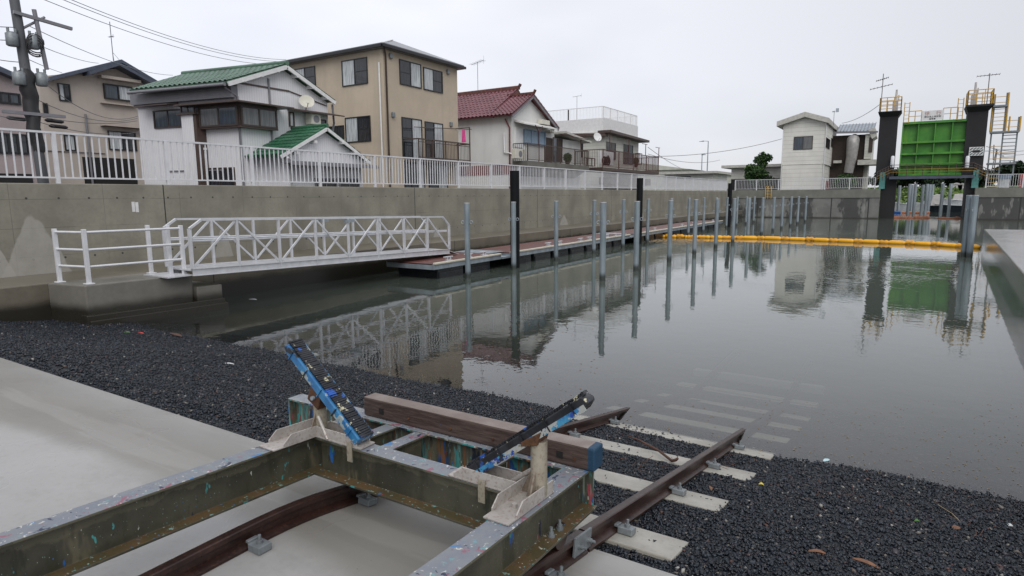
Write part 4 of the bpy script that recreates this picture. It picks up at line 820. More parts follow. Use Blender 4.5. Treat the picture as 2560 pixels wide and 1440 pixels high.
# ---- white house with green roof ----
def gable(t, X, y0, y1, yr, zl, zr_, za_, depth, m, over=.35, base=GB):
    b = MB(); b.ext([(X, y0, base), (X, y1, base), (X, y1, zr_), (X, yr, za_), (X, y0, zl)], (-depth, 0, 0)); return b.build('wall', MAT[m], t)
SKEW = .2                       # the plot is not square: the side walls run off at an angle
class SkewFace(Face):
    def hit(s, u, v):
        r_ = ray(u, v); t = (s.o.y - SKEW * s.o.x) / (r_.y - SKEW * r_.x); p = r_ * t; return s.o.x - p.x, p.z
Wh = thing('green_roof_house', (-24, 15.8, GB), 'white metal-clad house with green tiled gable roof, satellite dish and corner windows', 'house')
WX = -20.; WD = SkewFace((WX, 13.85, 0), (-1, 0, 0), (0, -1, 0)).hit(347, 300)[0]; WE = WX - SkewFace((WX, 13.25, 0), (-1, 0, 0), (0, -1, 0)).hit(323, 223)[0]; WR = WX - SkewFace((WX, 15.72, 0), (-1, 0, 0), (0, -1, 0)).hit(457, 180)[0]
gable(Wh, WX, 13.85, 17.85, 15.72, 3.97, 3.78, 4.76, WD, 'white_siding')
tiled('roof', 'gtile', (WX + .25, 13.25, 3.92), (WE, 13.25, 3.92), (WX + .25, 15.72, 4.87), (WR, 15.72, 4.87), 20, 9, .05, Wh, .012); tiled('roof', 'gtile', (WE, 18.0, 3.84), (WX + .25, 18.0, 3.84), (WR, 15.72, 4.87), (WX + .25, 15.72, 4.87), 20, 9, .05, Wh, .012)
b = MB(); b.tube([(WX + .3, 15.72, 4.93), (WR, 15.72, 4.93)], .09, 8); b.build('ridge_tiles', MAT['gtile'], Wh)
b = MB(); b.bar((WX + .27, 13.27, 3.83), (WX + .27, 15.72, 4.78), .05, .14); b.bar((WX + .27, 17.98, 3.75), (WX + .27, 15.72, 4.78), .05, .14)
for yy, zz in ((13.9, 4.14), (14.6, 4.41), (15.3, 4.68), (16.2, 4.62), (16.9, 4.31), (17.6, 3.99)): b.box((WX + .0, yy - .06, zz - .14), (WX + .3, yy + .06, zz - .02))
b.build('barge_board', MAT['white'], Wh)
b = MB(); b.tube([(WX + .2, 13.2, 3.82), (WE, 13.2, 3.82)], .06, 8); b.build('gutter', MAT['greytrim'], Wh); b = MB(); b.tube([(WX - .05, 13.4, 3.76), (WX + .02, 13.8, 3.5), (WX + .04, 13.8, GB)], .04, 8); b.build('downpipe', MAT['greytrim'], Wh); b = MB(); b.tube([(WX + .1, 18.0, 3.72), (WX + .05, 18.1, 3.0), (WX + .05, 18.0, 2.6)], .04, 6); b.build('downpipe', MAT['greytrim'], Wh)
b = MB(); b.box((WX - WD, 13.72, 3.38), (WX, 13.85, 3.46)); b.box((WX - WD, 13.6, 3.46), (WX + .0, 13.849, 3.84)); b.build('eaves_trim', MAT['greytrim'], Wh)
WF = Face((WX, 13.85, 0), (0, 1, 0), (1, 0, 0)); WL = SkewFace((WX, 13.85, 0), (-1, 0, 0), (0, -1, 0))
b = MB(); z3 = WF.hit(650, 216)[1]; a9, z9 = WF.hit(815, 265); ar = 15.9 - 13.85
WF.bx(b, 0, ar + .1, z3 - .03, z3 + .03, 0, .03); b.bar(WF.pt(ar + .1, z3, .015), WF.pt(a9, z9, .015), .03, .06, (1, 0, 0)); b.build('trim_band', MAT['brown'], Wh)
wl(Wh, WL, 455, 272, 388, 318, ('gblue', 'gblue'), fr='bframe', midrail=()); 
# bump-out flue with small window
WB = SkewFace((WX, 13.5, 0), (-1, 0, 0), (0, -1, 0)); wl(Wh, WB, 487, 258, 454, 283, ('gblue', 'gblue'), fr='bframe', midrail=())
sa, _ = WB.hit(490, 300); sb, _ = WB.hit(453, 300); b = MB(); b.box((WX - sb, 13.5, GB), (WX - sa - .14, 13.85, 2.95)); b.build('bay_column', MAT['white_siding'], Wh); b = MB(); b.box((WX - sa - .138, 13.502, GB), (WX - sa, 13.85, 2.95)); b.build('bay_edge', MAT['brown'], Wh); b = MB(); b.box((WX - sb - .1, 13.4, 2.952), (WX - sa + .05, 13.849, 3.0)); b.build('bay_cap', MAT['brown'], Wh)
q1, q2 = WL.hit(372, 270), WL.hit(455, 264); b = MB(); b.ext([(WX - q1[0], 13.85, q2[1] + .12), (WX - q1[0], 13.3, q2[1] + .02), (WX - q1[0], 13.3, q2[1] - .02), (WX - q1[0], 13.85, q2[1] + .06)], (q1[0] - q2[0], 0, 0)); b.build('window_canopy', MAT['brown'], Wh)
# corner window bay
WQ = Face((WX + .25, 13.62, 0), (0, 1, 0), (1, 0, 0)); zs0, zs1 = WQ.hit(593, 313)[1], WQ.hit(593, 262)[1]; sc_, _ = WL.hit(512, 290); yc = WF.hit(679, 300)[0]
b = MB(); b.box((WX - sc_, 13.6, zs0 - .05), (WX + .28, 13.85 + yc, zs0)); b.box((WX - sc_, 13.6, zs1), (WX + .28, 13.85 + yc, zs1 + .05)); b.ext([(WX - sc_ - .6, 13.2, zs1 + .052), (WX + .7, 13.2, zs1 + .052), (WX + .7, 13.85 + yc + .35, zs1 + .052), (WX, 13.85 + yc + .35, zs1 + .052), (WX, 13.849, zs1 + .052), (WX - sc_ - .6, 13.849, zs1 + .052)], (0, 0, .05)); b.build('window_canopy', MAT['brown'], Wh)
WC1 = Face((WX + .25, 13.62, 0), (0, 1, 0), (1, 0, 0)); WC2 = Face((WX + .25, 13.62, 0), (-1, 0, 0), (0, -1, 0))
b = MB(); b.box((WX - sc_ + .02, 13.63, zs0 + .001), (WX + .24, 13.85 + yc - .02, zs1 - .001)); b.build('bay_body', MAT['bframe'], Wh)
window(Wh, WC1, .05, yc + .2, zs0, zs1, ('gfrost', 'gfrost'), 'bframe', .06, ()); window(Wh, WC2, .05, sc_ + .2, zs0, zs1, ('gblue', 'gfrost'), 'bframe', .06, ())
a0, a1, z0, z1 = WF.rect(716, 268, 830, 290); b = MB(); b.ext([WF.pt(a0, z1, 0), WF.pt(a0, z1 - .12, .6), WF.pt(a0, z1 - .17, .6), WF.pt(a0, z1 - .08, 0)], WF.d * (a1 - a0)); b.build('window_canopy', MAT['brown'], Wh)
wpx(Wh, WF, 720, 279, 735, 318, ('gcurt',), fr='bframe', midrail=()); wpx(Wh, WF, 784, 296, 815, 320, ('gdark',), fr='bframe', midrail=())
a0, a1, z0, z1 = WF.rect(756, 284, 781, 314); b = MB(); WF.bx(b, a0 + .0, a1, z0, z1, .12, .42); ac = b.build('air_conditioner', MAT['ac'], Wh, bevel=.02); b = MB(); cc = WF.pt((a0 + a1) / 2, (z0 + z1) / 2, .421); b.tube([cc, cc + Vector((.01, 0, 0))], (z1 - z0) * .34, 16); b.build('fan_grille', MAT['greytrim'], ac)
def dish(t, c, r, nrm, m='stone_light'):
    nrm = Vector(nrm).normalized(); x = nrm.cross(Vector((0, 0, 1))).normalized(); y = x.cross(nrm); b = MB(); vs = [c]; K = 16
    for j, (rr, dd) in enumerate(((.5, .02), (1, .09))):
        for k in range(K): vs.append(c + (x * cos(2 * pi * k / K) + y * sin(2 * pi * k / K)) * r * rr + nrm * r * dd * 2.2)
    fs = [(0, 1 + k, 1 + (k + 1) % K) for k in range(K)] + [(1 + k, 1 + K + k, 1 + K + (k + 1) % K, 1 + (k + 1) % K) for k in range(K)]
    b.add(vs, fs, True); b.tube([c, c - nrm * .25 - Vector((0, 0, .3))], .025, 6); b.tube([c - y * r * .9, c - y * r * .7 + nrm * r * .9], .015, 5); b.tube([c - y * r * .7 + nrm * r * .9, c - y * r * .62 + nrm * r * 1.0], .04, 6); return b.build('satellite_dish', MAT[m], t)
dish(Wh, WF.pt(*WF.hit(750, 256), .3), .26, (.75, -.55, .35), 'ac')
b = MB(); q = WF.pt(WF.hit(672, 250)[0], 0, .04); b.tube([(q.x, q.y, 4.3), (q.x, q.y, 1.4)], .035, 6); b.build('pipe', MAT['greytrim'], Wh)
q = WL.pt(WL.hit(516, 330)[0], 0, .05); b = MB(); b.tube([(q.x, q.y - .05, 1.7), (q.x, q.y - .05, .3)], .04, 6); b.tube([(q.x, q.y - .05, 1.72), (q.x, q.y - .05, 1.8)], .06, 8); b.build('vent_pipe', MAT['white'], Wh)
wl(Wh, WL, 587, 418, 515, 470, ('gdark', 'gdark'), fr='bframe', midrail=())
b = MB(); WL.bx(b, WL.hit(560, 400)[0], WL.hit(420, 400)[0], .98, 1.03, 0, .03); b.build('trim_line', MAT['greytrim'], Wh)
for o in Wh.children_recursive:
    for v in o.data.vertices: v.co.y += SKEW * (v.co.x - WX)
# lean-to extension with bright green shingles
Ex = thing('green_gable_annex', (-19.3, 16.2, GB), 'small white annex with bright green shingle gable in front of the white house', 'annex')
XG = -18.3; gable(Ex, XG, 14.45, 17.95, 16.06, 1.55, 1.5, 2.42, 1.69, 'white_siding')
tiled('roof', 'gtile2', (XG + .22, 13.95, 1.44), (-20.0, 13.95, 1.44), (XG + .22, 16.06, 2.56), (-20.0, 16.06, 2.56), 9, 8, .022, Ex, .025); tiled('roof', 'gtile2', (-20.0, 18.2, 1.4), (XG + .22, 18.2, 1.4), (-20.0, 16.06, 2.56), (XG + .22, 16.06, 2.56), 9, 8, .022, Ex, .025)
b = MB(); b.tube([(XG + .26, 16.06, 2.6), (-20.0, 16.06, 2.6)], .07, 8); b.build('ridge_tiles', MAT['gtile2'], Ex)
b = MB(); b.bar((XG + .24, 13.97, 1.36), (XG + .24, 16.06, 2.47), .04, .11); b.bar((XG + .24, 18.18, 1.32), (XG + .24, 16.06, 2.47), .04, .11)
for yy, zz in ((14.7, 1.62), (15.5, 2.04), (16.8, 2.1), (17.4, 1.76), (18., 1.45)): b.box((XG, yy - .05, zz - .12), (XG + .28, yy + .05, zz - .02))
b.build('barge_board', MAT['white'], Ex)
EF = Face((XG, 14.45, 0), (0, 1, 0), (1, 0, 0)); EL = Face((XG, 14.45, 0), (-1, 0, 0), (0, -1, 0))
b = MB(); EF.bx(b, -.3, 3.8, 1.18, 1.24, .0, .6); EF.bx(b, -.3, 3.8, 1.1, 1.18, .55, .62); b.build('porch_canopy', MAT['greytrim'], Ex)
wpx(Ex, EF, 786, 445, 842, 480, ('gdark', 'gdark'), fr='greytrim', midrail=()); wpx(Ex, EF, 846, 445, 898, 480, ('gdark', 'gdark'), fr='greytrim', midrail=())
b = MB(); b.tube([(XG + .08, 14.5, GB), (XG + .08, 14.5, 1.3), (XG + .3, 14.2, 1.36)], .04, 6); b.build('downpipe', MAT['white'], Ex)
# ---- beige house at left ----
Lh = thing('beige_house', (-32, 13.5, GB), 'two-storey beige house with slate-blue gable roof behind the utility pole', 'house')
LX = -29.2; LF = Face((LX, 0, 0), (0, 1, 0), (1, 0, 0))
yl, yr_, ya9 = LF.hit(108, 300)[0], LF.hit(352, 300)[0] + .6, LF.hit(300, 200)[0]
LR = Face((LX + .45, 0, 0), (0, 1, 0), (1, 0, 0)); ya9, za9 = LR.hit(304, 147); gable(Lh, LX, yl, yr_, ya9, LF.hit(130, 196)[1], LF.hit(372, 205)[1], za9 - .35, 8, 'beige_house')
for e, ze_ in ((LR.hit(130, 190), 0), (LR.hit(396, 204), 0)):
    ey = e[0] + (-.1 if e[0] < ya9 else .15); b = MB(); b.ext([(LX + .45, ey, e[1] - .05), (LX + .45, ya9, za9 - .02), (LX + .45, ya9, za9 - .16), (LX + .45, ey, e[1] - .19)], (-9, 0, 0)); b.build('roof', MAT['blueroof'], Lh)
b = MB()                                                   # lower front gable over the right-hand bay
pa, pb, pc = LF.hit(205, 180), LF.hit(280, 160), LF.hit(366, 207)
b.ext([(LX + .62, pa[0], pa[1] - .04), (LX + .62, pb[0], pb[1]), (LX + .62, pb[0], pb[1] - .13), (LX + .62, pa[0], pa[1] - .17)], (-.6, 0, 0)); b.ext([(LX + .62, pb[0], pb[1]), (LX + .62, pc[0], pc[1]), (LX + .62, pc[0], pc[1] - .13), (LX + .62, pb[0], pb[1] - .13)], (-.6, 0, 0)); b.build('front_gable_trim', MAT['blueroof'], Lh)
wpx(Lh, LF, 143, 207, 178, 255, ('gcurt', 'gdark'), midrail=()); wpx(Lh, LF, 256, 208, 331, 255, ('gblue', 'gcurt'), midrail=(), out=.12); wpx(Lh, LF, 106, 257, 121, 288, ('gdark',), midrail=())
b = MB(); a0, a1, z0, z1 = LF.rect(244, 196, 342, 202); LF.bx(b, a0, a1, z0 - .02, z1, 0, .35); b.build('window_hood', MAT['beige_house'], Lh); b = MB(); a0, a1, z0, z1 = LF.rect(250, 258, 338, 266); LF.bx(b, a0, a1, z0, z1, 0, .2); b.build('window_sill', MAT['beige_house'], Lh)
wpx(Lh, LF, 158, 336, 190, 378, ('gcurt', 'gcurt'), midrail=()); wpx(Lh, LF, 268, 326, 342, 378, ('gcurt', 'gdark'), midrail=())
a0, a1, z0, z1 = LF.rect(250, 315, 348, 323); b = MB(); LF.bx(b, a0, a1, z0, z1, 0, .4); b.build('window_canopy', MAT['brown'], Lh)
a0, a1, z0, z1 = LF.rect(82, 374, 262, 384); b = MB(); LF.bx(b, a0, a1, z0, z1, 0, .05); b.build('dark_band', MAT['greytrim'], Lh)
a = LF.hit(203, 200)[0]; b = MB(); b.tube([(LX + .06, a, 3.5), (LX + .06, a, GB)], .045, 6); b.build('downpipe', MAT['greytrim'], Lh)
bpx(Lh, LF, 'under_house_shade', 'dark', 205, 392, 345, 470, 0, .02)  # flat near-black sheet painted for the shade under the house
def antenna(t, x, y, z0, z1, style, yaw=0, m='greytrim', r=.018):
    b = MB(); b.tube([(x, y, z0), (x, y, z1)], r, 6); d = Vector((cos(yaw), sin(yaw), 0)); n = Vector((-sin(yaw), cos(yaw), 0))
    for (zz, ln, k, tilt) in style:
        c = Vector((x, y, z0 + (z1 - z0) * zz)); a_, c_ = c - d * ln * .5, c + d * ln * .5 + Vector((0, 0, tilt)); b.tube([a_, c_], r * .8, 5)
        for i in range(k): q = a_.lerp(c_, (i + .5) / k); w = ln * .22; b.tube([q - n * w, q + n * w], r * .4, 4)
        b.tube([c_ - d * .02 - Vector((0, 0, ln * .2)), c_ + Vector((0, 0, ln * .22))], r * .5, 4)
    for s in (-1, 1): b.tube([(x + s * .25, y + .15, z0), (x, y, z0 + .35)], r * .5, 4)
    return b.build('antenna', MAT[m], t)
p = P(283, 146, 'x', LX); antenna(Lh, LX, p.y, p.z - .1, P(278, 55, 'x', LX).z, [(.62, .35, 3, 0)])
# ---- mauve house at far left ----
Mh = thing('mauve_house', (-25, 6, GB), 'mauve rendered house at the far left edge with black balcony doors', 'house')
MF = Face((-21., 0, 0), (0, 1, 0), (1, 0, 0)); ym = MF.hit(82, 300)[0]; zm = MF.hit(30, 190)[1]
b = MB(); b.box((-29, -4, GB), (-21, ym, zm)); b.build('wall', MAT['pink_house'], Mh)
b = MB(); q = MF.hit(34, 186)[0]; b.ext([(-20.7, q, zm + .02), (-20.7, q - 2.3, zm + .9), (-20.7, q - 2.3, zm + .75), (-20.7, q, zm - .12)], (-8.5, 0, 0)); b.box((-29, -4, zm + .002), (-20.9, q - 2.3, zm + .75)); b.build('roof', MAT['blueroof'], Mh)
wpx(Mh, MF, -30, 226, 52, 263, ('gdark', 'gdark', 'gblue'), midrail=()); wpx(Mh, MF, -60, 328, 74, 386, ('gdark',) * 5, midrail=()); bpx(Mh, MF, 'carport_opening', 'dark', -60, 432, 84, 470, 0, .02)
# ---- parked car ----
ct = thing('parked_car', (-19.5, 9.2, GB), 'dark car parked behind the fence in front of the beige house', 'car')
ycar = P(285, 430, 'x', -18.6).y
b = MB(); pr = [(-1.75, .35), (-1.78, .75), (-1.5, .95), (-.95, 1.02), (-.45, 1.5), (.9, 1.52), (1.5, 1.05), (1.78, .98), (1.8, .35)]
b.ext([(-18.2, ycar + a, GB + c) for a, c in pr], (-1.5, 0, 0)); b.build('car_body', MAT['car'], ct, bevel=.08)
b = MB(); b.ext([(-18.195, ycar + a, GB + c) for a, c in ((-.85, 1.03), (-.42, 1.42), (.85, 1.44), (1.3, 1.06))], (.01, 0, 0)); b.build('side_window', MAT['gdark'], ct)
for a in (-1.1, 1.15):
    for xx in (-18.25, -19.65): b = MB(); b.tube([(xx - .09, ycar + a, GB + .3), (xx + .09, ycar + a, GB + .3)], .3, 18); b.build('wheel', MAT['black'], ct)
# ---- red-tiled house ----
Rh = thing('red_tile_house', (-25, 36, GB), 'white-walled house with red tiled roof, blue shutters and a concrete balcony', 'house')
RX = -21.; RF = Face((RX, 33.4, 0), (0, 1, 0), (1, 0, 0)); RL = Face((RX, 33.4, 0), (-1, 0, 0), (0, -1, 0))
gable(Rh, RX, 33.4, 39., 35.5, 4.95, 4.75, 6.2, 9, 'grey_wall')
for ye_, ze_, sgn in ((32.85, 4.92, 1), (39.0, 4.6, -1)):
    for xa_, xb_, yr, zr, nn in ((-22.3, -30.3, 36.3, 7.0, 27), (RX + .4, -22.3, 35.5, 6.42, 6)):
        q = [(xa_, ye_, ze_), (xb_, ye_, ze_), (xa_, yr, zr), (xb_, yr, zr)]
        if sgn < 0: q = [q[1], q[0], q[3], q[2]]
        tiled('roof', 'rtile', *q, nn, 10, .075, Rh, .025)
b = MB(); b.bar((-30.3, 36.3, 7.08), (-22.2, 36.3, 7.08), .22, .16); b.tube([(-30.3, 36.3, 7.18), (-22.2, 36.3, 7.18)], .08, 8); b.tube([(-22.2, 36.3, 7.18), (-22.1, 36.3, 7.34)], .1, 6); b.build('ridge_tiles', MAT['rridge'], Rh)
b = MB(); b.bar((-22.6, 35.5, 6.52), (RX + .42, 35.5, 6.52), .22, .14); b.tube([(RX + .42, 35.5, 6.56), (RX + .5, 35.5, 6.72)], .09, 6); b.build('ridge_tiles', MAT['rridge'], Rh)
b = MB(); b.ext([(-22.32, 32.9, 4.9), (-22.32, 39.5, 4.6), (-22.32, 36.3, 6.98)], (.03, 0, 0)); b.build('upper_gable', MAT['rridge'], Rh)
b = MB(); b.bar((RX + .36, 32.88, 4.82), (RX + .36, 35.5, 6.32), .05, .18); b.bar((RX + .36, 38.95, 4.5), (RX + .36, 35.5, 6.32), .05, .18); b.build('barge_board', MAT['greytrim'], Rh)
b = MB(); b.box((-30, 33.36, 1.35), (RX + .02, 33.398, 1.95)); b.build('wall_band', MAT['maroon'], Rh)
b = MB(); b.tube([(RX - .35, 33.2, 4.75), (RX - .1, 33.32, 4.2), (RX - .1, 33.32, GB)], .05, 6); b.build('downpipe', MAT['maroon'], Rh)
b = MB(); b.tube([(RX - .5, 33.3, 3.9), (RX - .5, 33.3, 2.7), (RX - .1, 33.3, 2.65), (RX + .4, 33.5, 2.4)], .05, 6); b.build('duct_pipe', MAT['white'], Rh)
wpx(Rh, RF, 1308, 322, 1360, 366, ('slatblue',) * 3, fr='slatblue', midrail=(), out=.15)
a0, a1, z0, z1 = RF.rect(1284, 308, 1368, 316); b = MB(); b.ext([RF.pt(a0, z1 + .25, 0), RF.pt(a0, z1 - .02, .8), RF.pt(a0, z1 - .1, .8), RF.pt(a0, z1 + .12, 0)], RF.d * (a1 - a0)); b.build('window_canopy', MAT['grey_wall'], Rh)
bpx(Rh, RF, 'air_conditioner', 'ac', 1342, 299, 1362, 314, .02, .4, bevel=.02)
bpx(Rh, RF, 'wall_box', 'ac', 1362, 326, 1376, 333, .02, .4); bpx(Rh, RF, 'shutter_panel', 'white', 1287, 318, 1305, 370, 0, .05)
wpx(Rh, RF, 1362, 343, 1380, 406, ('brownwood',), fr='bframe', midrail=()); wpx(Rh, RF, 1382, 343, 1392, 406, ('gblue',), fr='bframe', midrail=()); wpx(Rh, RF, 1393, 345, 1405, 406, ('brownwood',), fr='bframe', midrail=())
ZB = P(1360, 405, 'x', RX + 1.05).z; ZR = P(1360, 363, 'x', RX + 1.05).z; b = MB(); yb0 = 33.5; b.box((RX + .01, yb0, ZB - .38), (RX + 1.1, 42.4, ZB)); b.ext([(RX + .01, yb0 + .1, ZB - .9), (RX + .01, yb0 + .1, ZB - .382), (RX + .9, yb0 + .1, ZB - .382)], (0, 8.6, 0)); b.build('balcony_slab', MAT['balc'], Rh)
def railing(t, X, ya_, yb_, zf, zr, m, n, xin=None, name='balcony_rail', extra=()):
    b = MB(); b.bar((X, ya_, zr), (X, yb_, zr), .05, .05); b.bar((X, ya_, zf + .08), (X, yb_, zf + .08), .04, .04)
    for i in range(n + 1): y = ya_ + (yb_ - ya_) * i / n; b.bar((X, y, zf - .15), (X, y, zr), .06, .06, (1, 0, 0))
    k = int((yb_ - ya_) / .14)
    for i in range(k): y = ya_ + (yb_ - ya_) * i / k; b.bar((X, y, zf + .08), (X, y, zr), .02, .02, (1, 0, 0))
    if xin is not None:
        for y in (ya_, yb_):
            b.bar((xin, y, zr), (X, y, zr), .05, .05); kk = int(abs(X - xin) / .14)
            for i in range(kk): xx = xin + (X - xin) * i / kk; b.bar((xx, y, zf), (xx, y, zr), .02, .02, (0, 1, 0))
    for (y, h, w) in extra: b.bar((X, y, zr), (X, y, zr + h), .05, .05, (1, 0, 0)); b.bar((X - .1, y - w * .5, zr + h), (X - .1, y + w * .5, zr + h), .04, .04)
    return b.build(name, MAT[m], t)
railing(Rh, RX + 1.05, yb0 + .05, 42.3, ZB, ZR, 'brown', 4, RX + .02)
b = MB(); y = yb0 + 1.4; b.tube([(RX + 1.1, y, ZB), (RX + 1.1, y, ZR + .75), (RX + 1.1, y - .45, ZR + 1.15)], .03, 6); b.tube([(RX + 1.1, y, ZR + .75), (RX + 1.1, y + .45, ZR + 1.15)], .03, 6); b.build('drying_post', MAT['redbrown'], Rh)
b = MB(); b.bar((RX + .5, 42.2, 2), (RX + .5, 42.2, 4.35), .05, .05, (1, 0, 0)); b.bar((RX + .1, 42.2, 4.35), (RX + 1.0, 42.2, 4.35), .05, .05); b.tube([(RX + .7, 38.5, 4.2), (RX + .7, 43, 4.1)], .02, 5); b.build('drying_post', MAT['redbrown'], Rh)
# low annex of the red house to the right
b = MB(); b.box((-26, 39.002, GB), (RX, 43.2, 4.0)); b.build('side_wing', MAT['grey_wall'], Rh); b = MB(); b.ext([(RX + .7, 39.4, 4.45), (RX + .7, 43.6, 4.05), (RX + .7, 43.6, 3.9), (RX + .7, 39.4, 4.3)], (-6, 0, 0)); b.build('wing_roof', MAT['stone_light'], Rh)
p = P(1195, 240, 'x', -26.5); antenna(Rh, -26.5, p.y, 6.6, P(1195, 155, 'x', -26.5).z, [(.96, 1.3, 8, .15)], -.2)
# ---- cream-sided house with roof terrace ----
Ch = thing('terrace_house', (-25, 53, GB), 'cream lap-sided house with white roof terrace and red-brown balcony', 'house')
CX = -22.; CFc = Face((CX, 46., 0), (0, 1, 0), (1, 0, 0))
yk = CFc.hit(1511, 340)[0] + 46; ye = CFc.hit(1596, 380)[0] + 46
b = MB(); b.box((-31, yk, GB), (CX, ye, 5.35)); b.build('wall', MAT['cream_siding'], Ch)
CF2 = Face((CX, yk, 0), (0, 1, 0), (1, 0, 0)); CL2 = Face((CX, yk, 0), (-1, 0, 0), (0, -1, 0))
b = MB(); b.ext([(CX + .8, yk - .5, 5.2), (CX + .8, ye + .8, 5.0), (CX + .8, ye + .8, 5.2), (CX + .8, yk - .5, 5.42)], (-1.2, 0, 0)); b.ext([(CX + .3, yk - .5, 5.15), (-31, yk - .5, 5.7), (-31, yk - .5, 5.4), (CX + .3, yk - .5, 4.9)], (0, .6, 0)); b.build('eaves', MAT['brown'], Ch)
p0_, p1_ = P(1505, 300, 'x', CX - .3), P(1590, 320, 'x', CX - .3)
b = MB(); b.box((-31, yk + .25, 5.352), (CX - .25, ye + .4, 6.55)); b.build('terrace_parapet', MAT['white'], Ch)
railing(Ch, CX - .3, yk + .3, ye + .2, 6.5, 7.5, 'white', 5, -31, 'terrace_rail')
wpx(Ch, CF2, 1516, 354, 1538, 400, ('gblue', 'gdark'), midrail=()); wpx(Ch, CF2, 1559, 360, 1581, 412, ('gdark', 'gblue'), midrail=()); bpx(Ch, CL2, 'door_recess', 'dark', 1458, 354, 1425, 395, 0, .02)
b = MB(); ZC, ZCR = P(1540, 421, 'x', CX + 2.15).z, P(1540, 378, 'x', CX + 2.15).z; b.box((CX + .01, 44.6, ZC - .25), (CX + 2.2, ye - .3, ZC)); b.build('balcony_deck', MAT['brown'], Ch)
railing(Ch, CX + 2.15, 44.7, ye - .4, ZC, ZCR, 'redbrown', 4, CX + .02, extra=((46, 1.2, .1), (50, 1.1, 1.2), (54, 1.0, 1.3), (57.5, .9, 1.2)))
b = MB(); b.box((CX + .01, yk - 1, .9), (CX + 1.2, ye + .3, 1.5)); b.build('lower_canopy', MAT['brown'], Ch)
dish(Ch, P(1493, 343, 'x', CX + .9), .36, (.75, -.5, .3), 'white')
b = MB(); q = P(1421, 300, 'y', yk + 1); b.tube([(q.x, q.y, 6), (q.x, q.y, P(1421, 275, 'y', yk + 1).z)], .08, 8); b.build('stove_pipe', MAT['black'], Ch)
q = P(1442, 300, 'y', yk + 3); antenna(Ch, q.x, q.y, 6.5, P(1442, 240, 'y', yk + 3).z, [(.97, .8, 5, .1)], .4)
b = MB(); c = P(1512, 402, 'x', CX + 1.6); 
for k in range(3): b.tube([c + Vector((0, -.2 + .4 * k, 0)) + Vector((.03, cos(a) * .3, sin(a) * .3)) for a in [2 * pi * i / 12 for i in range(13)]], .07, 6)
b.build('coiled_hose', MAT['black'], Ch)
# ================= utility pole =================
up_ = thing('utility_pole', (-17.3, 6.75, GB), 'leaning concrete utility pole with transformers and cable coils at far left', 'utility pole')
pb, ptp = Vector((-17.3, 6.72, GB)), Vector((-17.3, 6.36, 8.6)); at = lambda z: pb.lerp(ptp, (z - GB) / (8.6 - GB))
b = MB(); b.tube([pb, ptp], [.12, .08], 16); b.build('pole_shaft', MAT['poledark'], up_)
b = MB(); rs_ = [random.uniform(.12, .17) for _ in range(14)]; b.tube([at(1.1 + .14 * i) + Vector((random.uniform(-.03, .03), random.uniform(-.03, .03), 0)) for i in range(14)], rs_, 9); b.build('cable_bundle', MAT['wire'], up_)
for (z, s, ln) in ((4.15, 1, 1.0), (1.95, 1, 1.2)):
    c = at(z); b = MB(); b.bar(c + Vector((.12, -.62 if z < 3 else -.1, 0)), c + Vector((.12, .62 if z < 3 else 1.05, .0 if z < 3 else -.12)), .07, .07); b.build('cross_arm', MAT['greytrim'], up_)
b = MB(); c = at(3.8); b.tube([c, c + Vector((.1, .5, .38))], .03, 6); b.tube([c + Vector((.1, .3, .5)), c + Vector((.1, .42, -.8))], .05, 6); b.build('arm_brace', MAT['greytrim'], up_)
for uu, vv, r_ in ((30, 98, .12), (84, 106, .11), (48, 196, .13), (104, 199, .12)):
    c = P(uu, vv, 'x', -17.2); b = MB(); b.tube([c - Vector((0, 0, .15)), c - Vector((0, 0, .13)), c + Vector((0, 0, .12)), c + Vector((0, 0, .16))], [r_ * .8, r_, r_, r_ * .5], 14); b.tube([c + Vector((0, -.06, .15)), c + Vector((0, -.06, .24))], .03, 6); b.tube([c + Vector((0, .08, .15)), c + Vector((0, .08, .24))], .03, 6); b.build('transformer', MAT['clip'], up_)
for k in range(6):
    c = P(88, 108 + k * 3, 'x', -17.1); r_ = .13 + .06 * random.random(); b = MB(); b.tube([c + Vector((.03 * sin(3 * a), cos(a) * r_, sin(a) * r_ * 1.2)) for a in [2 * pi * i / 16 for i in range(15)]], .012, 5); b.build('cable_loop', MAT['wire'], up_)
def wire(pa, pb_, sag, label, r=.009, m='gwire', group='overhead wires at the left'):
    pts = [Vector(pa).lerp(Vector(pb_), i / 16) - Vector((0, 0, sag * 4 * (i / 16) * (1 - i / 16))) for i in range(17)]; b = MB(); b.tube(pts, r, 5); return tag(b.build('overhead_wire', MAT[m]), label, 'wire', group)
for i, (a, c) in enumerate((((105, -3), (690, 162)), ((135, -10), (705, 154)), ((160, -8), (715, 149)))): wire(P(*a, 'x', -17.5), P(*c, 'x', -26), .35, ('lowest', 'middle', 'uppermost')[i] + ' of the three high wires running to the tan house', .009, 'gwire')
W_ = [((75, 66), (432, 188), -31, .25, 'upper wire from the pole passing above the beige house roof'), ((90, 110), (246, 158), LX, .08, 'wire from the pole to the beige house ridge'), ((70, 148), (155, 182), LX, .02, 'short wire from the pole to the left eave of the beige house'),
      ((60, 160), (345, 290), -20.2, .5, 'slack wire sagging from the pole to the white house corner'), ((92, 290), (343, 302), -20.2, .12, 'low wire across the beige house front'), ((96, 305), (347, 330), -20.2, .15, 'lowest wire across the beige house front'), ((95, 250), (343, 296), -20.2, .25, 'wire from mid pole to the white house corner'),
      ((0, 67), (50, 69), -17.3, .0, 'upper wire leaving the pole to the left'), ((0, 100), (55, 102), -17.3, .0, 'second wire leaving the pole to the left'), ((0, 150), (65, 156), -17.3, .01, 'third wire leaving the pole to the left'), ((0, 290), (80, 300), -17.3, .03, 'low wire leaving the pole to the left')]
